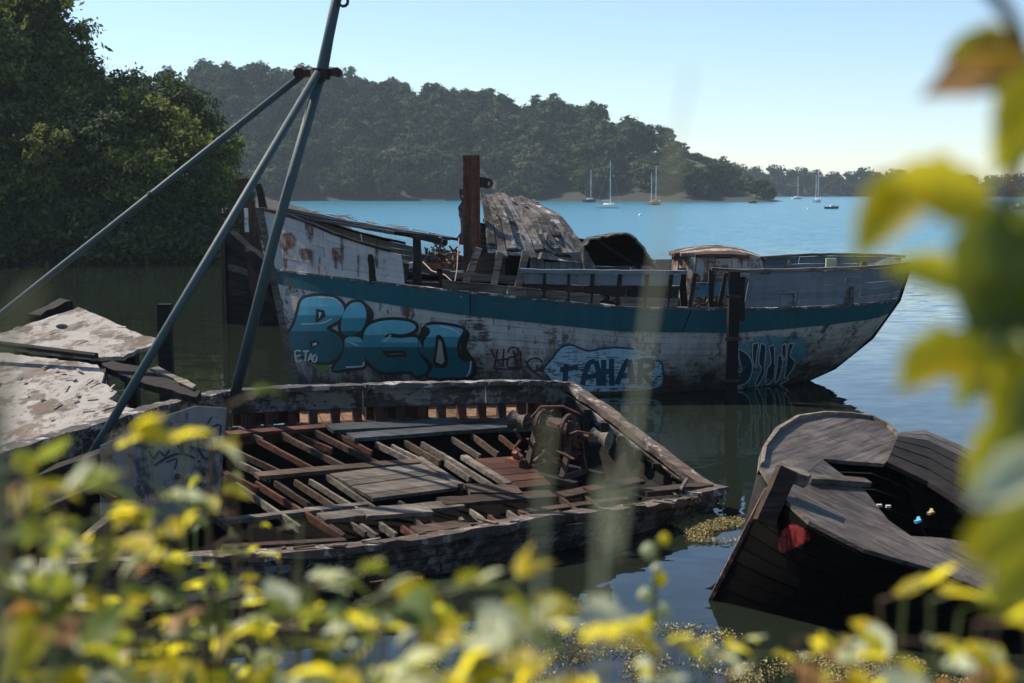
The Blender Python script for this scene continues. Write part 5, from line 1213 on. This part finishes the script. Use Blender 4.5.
LEAF = {k: [leaf_mesh('leaf', m, w, c, f, s) for s, (w, c, f) in enumerate([(.33, .15, .5), (.38, .4, .3), (.30, .65, .6), (.36, -.1, .25)])] for k, m in LM.items()}
M['cane'] = plain('bramble_cane', (.13, .085, .05), .7, .4, 12); M['green_cane'] = plain('green_cane', (.12, .15, .05), .6, .3, 12)
def put_leaf(parent, base, dirn, nrm, size, kind, r, wide=1.0):
    o = bpy.data.objects.new('leaf', r.choice(LEAF[kind])); COL.objects.link(o); o.parent = parent
    y = Vector(dirn).normalized(); x = y.cross(Vector(nrm))
    if x.length < 1e-3: x = y.orthogonal()
    x.normalize(); z = x.cross(y)
    mt = Matrix((x, y, z)).transposed().to_4x4(); mt = Matrix.Translation(Vector(base) - parent.location) @ mt @ Matrix.Diagonal((size * wide, size, size, 1))
    o.matrix_local = mt; return o
def ground_at(x, y): return bank_h(x, y)
def bush(label, tips, seed, size=(.045, .075), mix='yyglpb', spread=.35, nodes=13, name='bramble_bush', reach=.75, drop=1.0):
    r = random.Random(seed); T0 = at(*tips[len(tips) // 2]); bxy = (T0.x, T0.y + .05)
    t = thing(name, (bxy[0], bxy[1], ground_at(*bxy)), label, 'plant', 'brambles on the near bank')
    for (px, py, Y) in tips:
        tip = at(px, py, Y); b = Vector((tip.x + r.uniform(-.15, .15), tip.y + r.uniform(-.1, .25), 0)); b.z = ground_at(b.x, b.y) - .05
        mid = b.lerp(tip, .55) + Vector((r.uniform(-.06, .06), r.uniform(-.04, .08), .06)); pts = [b.lerp(mid, s).lerp(mid.lerp(tip, s), s) for s in [i / 9 for i in range(10)]]
        m = MB(); m.tube(pts, [.005 - .0003 * i for i in range(10)], 5)
        L = (tip - b).length; dn = min(nodes, max(5, int(L * reach / .038)))
        for k in range(dn):
            s = 1 - (k / dn) * min(1, reach * drop); f = s * 9; i = min(8, int(f)); p = pts[i].lerp(pts[i + 1], f - i)
            a = k * 2.4 + r.uniform(-.5, .5); side = Vector((math.cos(a), math.sin(a) * .8, r.uniform(-.1, .55))).normalized(); pe = p + side * r.uniform(.02, .05)
            m.tube([p, pe], .0016, 4)
            for dq in ((-.9, 0, .9) if k > 0 else (0, 1.2)):
                d = Matrix.Rotation(dq, 3, Vector((0, 0, 1))) @ side + Vector((r.uniform(-.25, .25), r.uniform(-.25, .25), r.uniform(-.5, .3)))
                nrm = Vector((r.uniform(-.6, .4), r.uniform(-.5, .6), r.uniform(.4, 1)))
                put_leaf(t, pe, d, nrm, r.uniform(*size) * .92 * (.75 if k == 0 else 1) * (1.15 if dq == 0 else .95), r.choice(mix), r)
        m.build('stem', M['cane' if r.random() < .5 else 'green_cane'], t)
    return t
rr = random.Random(50)
def tips_in(x0, x1, sky, n, Y0, Y1, below=90):
    out = []
    for i in range(n):
        px = lerp(x0, x1, (i + rr.random()) / n); out.append((px, interp(px, sky) + rr.random() ** 1.3 * below, rr.uniform(Y0, Y1)))
    return out
SKY = [(-40, 440), (0, 455), (50, 470), (75, 440), (110, 425), (150, 420), (185, 400), (215, 395), (235, 400), (250, 470), (270, 560), (300, 580), (380, 575), (430, 585), (520, 600), (560, 605), (600, 660), (640, 650), (700, 640), (760, 625), (830, 640), (880, 600), (930, 585), (1000, 600), (1060, 560)]
bush('bramble bush in the bottom left corner, pale green and yellow leaves, strongly blurred', tips_in(-20, 60, SKY, 6, 1.5, 2.0, 130), 1, mix='pgglyb', size=(.05, .085))
bush('bramble bush with the big yellow leaves in front of the scribbled bulkhead', [(228, 405, 2.1), (185, 440, 2.0), (150, 450, 1.9), (110, 440, 1.8), (205, 490, 2.3)], 2, mix='yylpg', size=(.05, .08), nodes=6)
bush('bramble bush below the pale deck panel, yellow-green leaves on a brown cane', tips_in(50, 150, SKY, 6, 1.8, 2.4, 140), 3, mix='yglpgb')
bush('upright sharper bramble shoot with small green leaves before the barge deck', [(212, 440, 3.4), (222, 480, 3.5), (250, 525, 3.6), (278, 530, 3.6), (196, 520, 3.4), (235, 560, 3.5), (215, 545, 3.3)], 4, mix='ggglyp', size=(.03, .055), nodes=12)
bush('dense bramble bush at the bottom edge below the graffiti bulkhead', tips_in(120, 240, [(120, 560), (240, 560)], 8, 2.2, 3.0, 90), 5, mix='yglbgp', size=(.04, .07))
bush('bramble bush with pale blurred leaf tops below the middle of the barge', tips_in(270, 400, SKY, 9, 1.6, 2.3, 70), 6, mix='ppylgg', size=(.05, .08))
bush('yellow bramble bush at the bottom edge below the barge side', tips_in(380, 510, SKY, 8, 1.6, 2.4, 70), 7, mix='ylgypg', size=(.05, .08))
bush('low bramble bush with a big bright yellow leaf at the bottom centre', tips_in(470, 600, SKY, 8, 1.4, 1.9, 60), 8, mix='yylp', size=(.055, .085))
bush('sparse bramble shoots rising before the floating weed', tips_in(600, 710, SKY, 8, 1.7, 2.4, 40), 9, mix='ylgp', size=(.04, .065), nodes=6)
bush('small yellow bramble shoot under the shaded stern wreck', tips_in(690, 830, [(700, 645), (770, 622), (830, 660)], 7, 1.8, 2.5, 45), 10, mix='yylp', size=(.04, .06), nodes=6)
bush('bramble bush with yellow and brown leaves before the stern wreck', [(880, 600, 1.9), (905, 590, 1.8), (930, 600, 1.7), (850, 640, 1.9), (960, 610, 1.7), (900, 640, 1.8), (940, 650, 1.6)], 11, mix='yybpl', size=(.045, .075), nodes=7)
bush('blurred bramble bush filling the bottom right corner', tips_in(960, 1060, SKY, 4, 1.3, 1.7, 80), 12, mix='ylgpb', size=(.05, .08), nodes=7)

# tall branch at the right edge, very near the lens: leaves given from base to tip
TB = thing('bramble_branch', (at(1040, 700, 1.15).x, 1.15, ground_at(.4, 1.15)), 'tall out-of-focus branch with large yellow and dark green leaves along the right edge', 'plant', 'brambles on the near bank')
cane = [(1052, 760, 1.18), (1036, 600, 1.15), (1020, 450, 1.12), (1006, 330, 1.1), (1012, 200, 1.1), (1030, 90, 1.08), (1012, 20, 1.05), (975, -25, 1.02)]
pts = [Vector((at(1052, 760, 1.18).x, 1.2, ground_at(.45, 1.2) - .05))] + [at(*c) for c in cane]
m = MB(); m.tube([Vector(p) for p in catmull([tuple(p) for p in pts], 3, False)], .0055, 6); m.build('stem', M['cane'], TB)
r = random.Random(8)
for (bx_, by_, tx_, ty_, Y, k, v, nz) in [
    (990, 200, 880, 188, 1.0, 'y', 3, .2), (925, 178, 856, 250, 1.0, 'y', 2, .5), (915, 178, 862, 205, 1.01, 'y', 1, .6),
    (1035, 60, 942, 70, 1.05, 'b', 2, .4), (1030, 50, 950, 45, 1.06, 'y', 0, .7), (1040, 75, 998, 150, 1.0, 'y', 1, .3), (1045, 90, 1003, 160, 1.02, 'y', 3, .3),
    (1000, 205, 965, 330, 1.08, 'g', 0, .5), (1020, 215, 1015, 360, 1.1, 'g', 3, .3), (1040, 250, 985, 400, 1.12, 'g', 1, .4), (995, 300, 1000, 420, 1.1, 'g', 3, .2), (985, 215, 1015, 290, 1.05, 'g', 0, .2), (1050, 200, 1010, 260, 1.06, 'g', 1, .4),
    (965, 290, 893, 262, 1.08, 'l', 2, .5), (990, 350, 895, 370, 1.05, 'y', 1, .4), (960, 345, 900, 385, 1.06, 'y', 3, .3), (1000, 310, 965, 380, 1.1, 'g', 0, .3),
    (1030, 350, 995, 410, 1.05, 'y', 1, .5), (1015, 420, 975, 480, 1.06, 'l', 3, .4), (1045, 455, 975, 500, 1.0, 'p', 3, .3), (1045, 510, 985, 560, 1.02, 'l', 1, .3), (1020, 520, 960, 560, 1.05, 'y', 0, .6), (1045, 560, 985, 610, 1.0, 'l', 0, .3), (1030, 410, 995, 460, 1.08, 'p', 0, .4), (1050, 380, 1015, 440, 1.0, 'g', 1, .5)]:
    a, b = at(bx_, by_, Y), at(tx_, ty_, Y - .02); d = b - a; nrm = Vector((r.uniform(-.3, .3), -1, nz + .3))
    put_leaf(TB, a, d, nrm, d.length * 1.05, k, r, .95)
    m = MB(); c = min(pts[1:], key=lambda p: (p - a).length); m.tube([c, c.lerp(a, .5) + Vector((0, 0, .004)), a], .0016, 4); m.build('leaf_stalk', M['green_cane'], TB)

# flower spike and tall grass stalks
M['straw'] = leafmat('dry_grass', (.28, .26, .14), (.42, .40, .24), .35, (.5, .5, .3), .7, 'obj'); M['blade'] = leafmat('green_grass', (.46, .46, .32), (.60, .60, .44), .5, (.8, .8, .6), .6, 'obj')
FS = thing('seed_spike', (at(650, 760, 2.7).x, 2.7, ground_at(at(650, 760, 2.7).x, 2.7)), 'pale budding flower spike rising from the bottom edge before the blue water', 'plant')
base = Vector((FS.location.x - .02, 2.72, FS.location.z)); tip = at(651, 540, 2.6); P = [base.lerp(tip, i / 8) + Vector((.012 * math.sin(i), 0, 0)) for i in range(9)]
m = MB(); m.tube(P, .004, 5); m.build('stem', M['green_cane'], FS)
for k in range(26):
    t = 1 - k * .020; f = t * 8; i = min(7, int(f)); p = P[i].lerp(P[i + 1], f - i); a = k * 2.4; s = .011 + .007 * r.random() if k < 16 else .009
    c = p + Vector((math.cos(a), math.sin(a), .2)) * s * 1.1; m = MB(); m.tube([c + Vector((0, 0, z)) * s for z in (-1, -.6, 0, .6, 1)], [.1 * s, .75 * s, s, .7 * s, .1 * s], 7); m.build('bud', LM['p' if k % 3 else 'l'], FS, smooth=True)
def blade(label, P, w, mat, name='grass_stalk'):
    b = at(*P[0]); t = thing(name, (b.x, b.y, ground_at(b.x, b.y)), label, 'grass'); pts = [Vector((b.x, b.y, t.location.z - .03))] + [at(*p) for p in P]
    C = [Vector(p) for p in catmull([tuple(p) for p in pts], 4, False)]; m = MB(); n = len(C)
    m.loft([[p + Vector((-w * k, 0, 0)), p + Vector((0, -.0012, 0)), p + Vector((w * k, 0, 0)), p + Vector((0, .0012, 0))] for p, k in ((p, lerp(1, .35, i / n)) for i, p in enumerate(C))]); m.build('blade', mat, t); return t
blade('tall blurred grass stalk crossing the graffiti boat, from the bottom edge to above the hill', [(598, 640, .95), (615, 560, .95), (637, 400, .95), (655, 280, .95), (672, 170, .95), (690, 70, .95)], .0024, M['blade'])
blade('short blurred grass stalk standing in front of the winch', [(540, 640, 1.0), (541, 560, 1.0), (545, 480, 1.0), (549, 415, 1.0)], .0021, M['blade'])
blade('pale blurred grass stalk at the left edge of the picture', [(-5, 640, .7), (2, 540, .7), (0, 430, .7), (10, 330, .7), (40, 285, .7)], .0075, M['straw'])
blade('thin dry stalk among the brambles before the barge hull', [(296, 640, 2.2), (298, 580, 2.2), (301, 520, 2.2)], .0045, M['straw'])

# ---------------------------------------------------------------- haze: one closed box of even, thin air
hz = NT('haze'); hz.t.nodes.remove(hz.b)
pv = hz.n('ShaderNodeVolumePrincipled'); pv.inputs['Color'].default_value = (.72, .88, 1.0, 1); pv.inputs['Density'].default_value = .00015; pv.inputs['Anisotropy'].default_value = .2
hz.l(pv.outputs[0], hz.out.inputs['Volume'])
m = MB(); c = [(x, y, z) for x in (-1270, 1270) for y in (-45, 1470) for z in (-1.4, 96)]
m.add(c, [(0, 1, 3, 2), (4, 6, 7, 5), (0, 4, 5, 1), (2, 3, 7, 6), (0, 2, 6, 4), (1, 5, 7, 3)]); h = m.build('haze', hz.m); h['kind'] = 'stuff'; h['label'] = 'thin pale haze over the estuary'; h['category'] = 'haze'
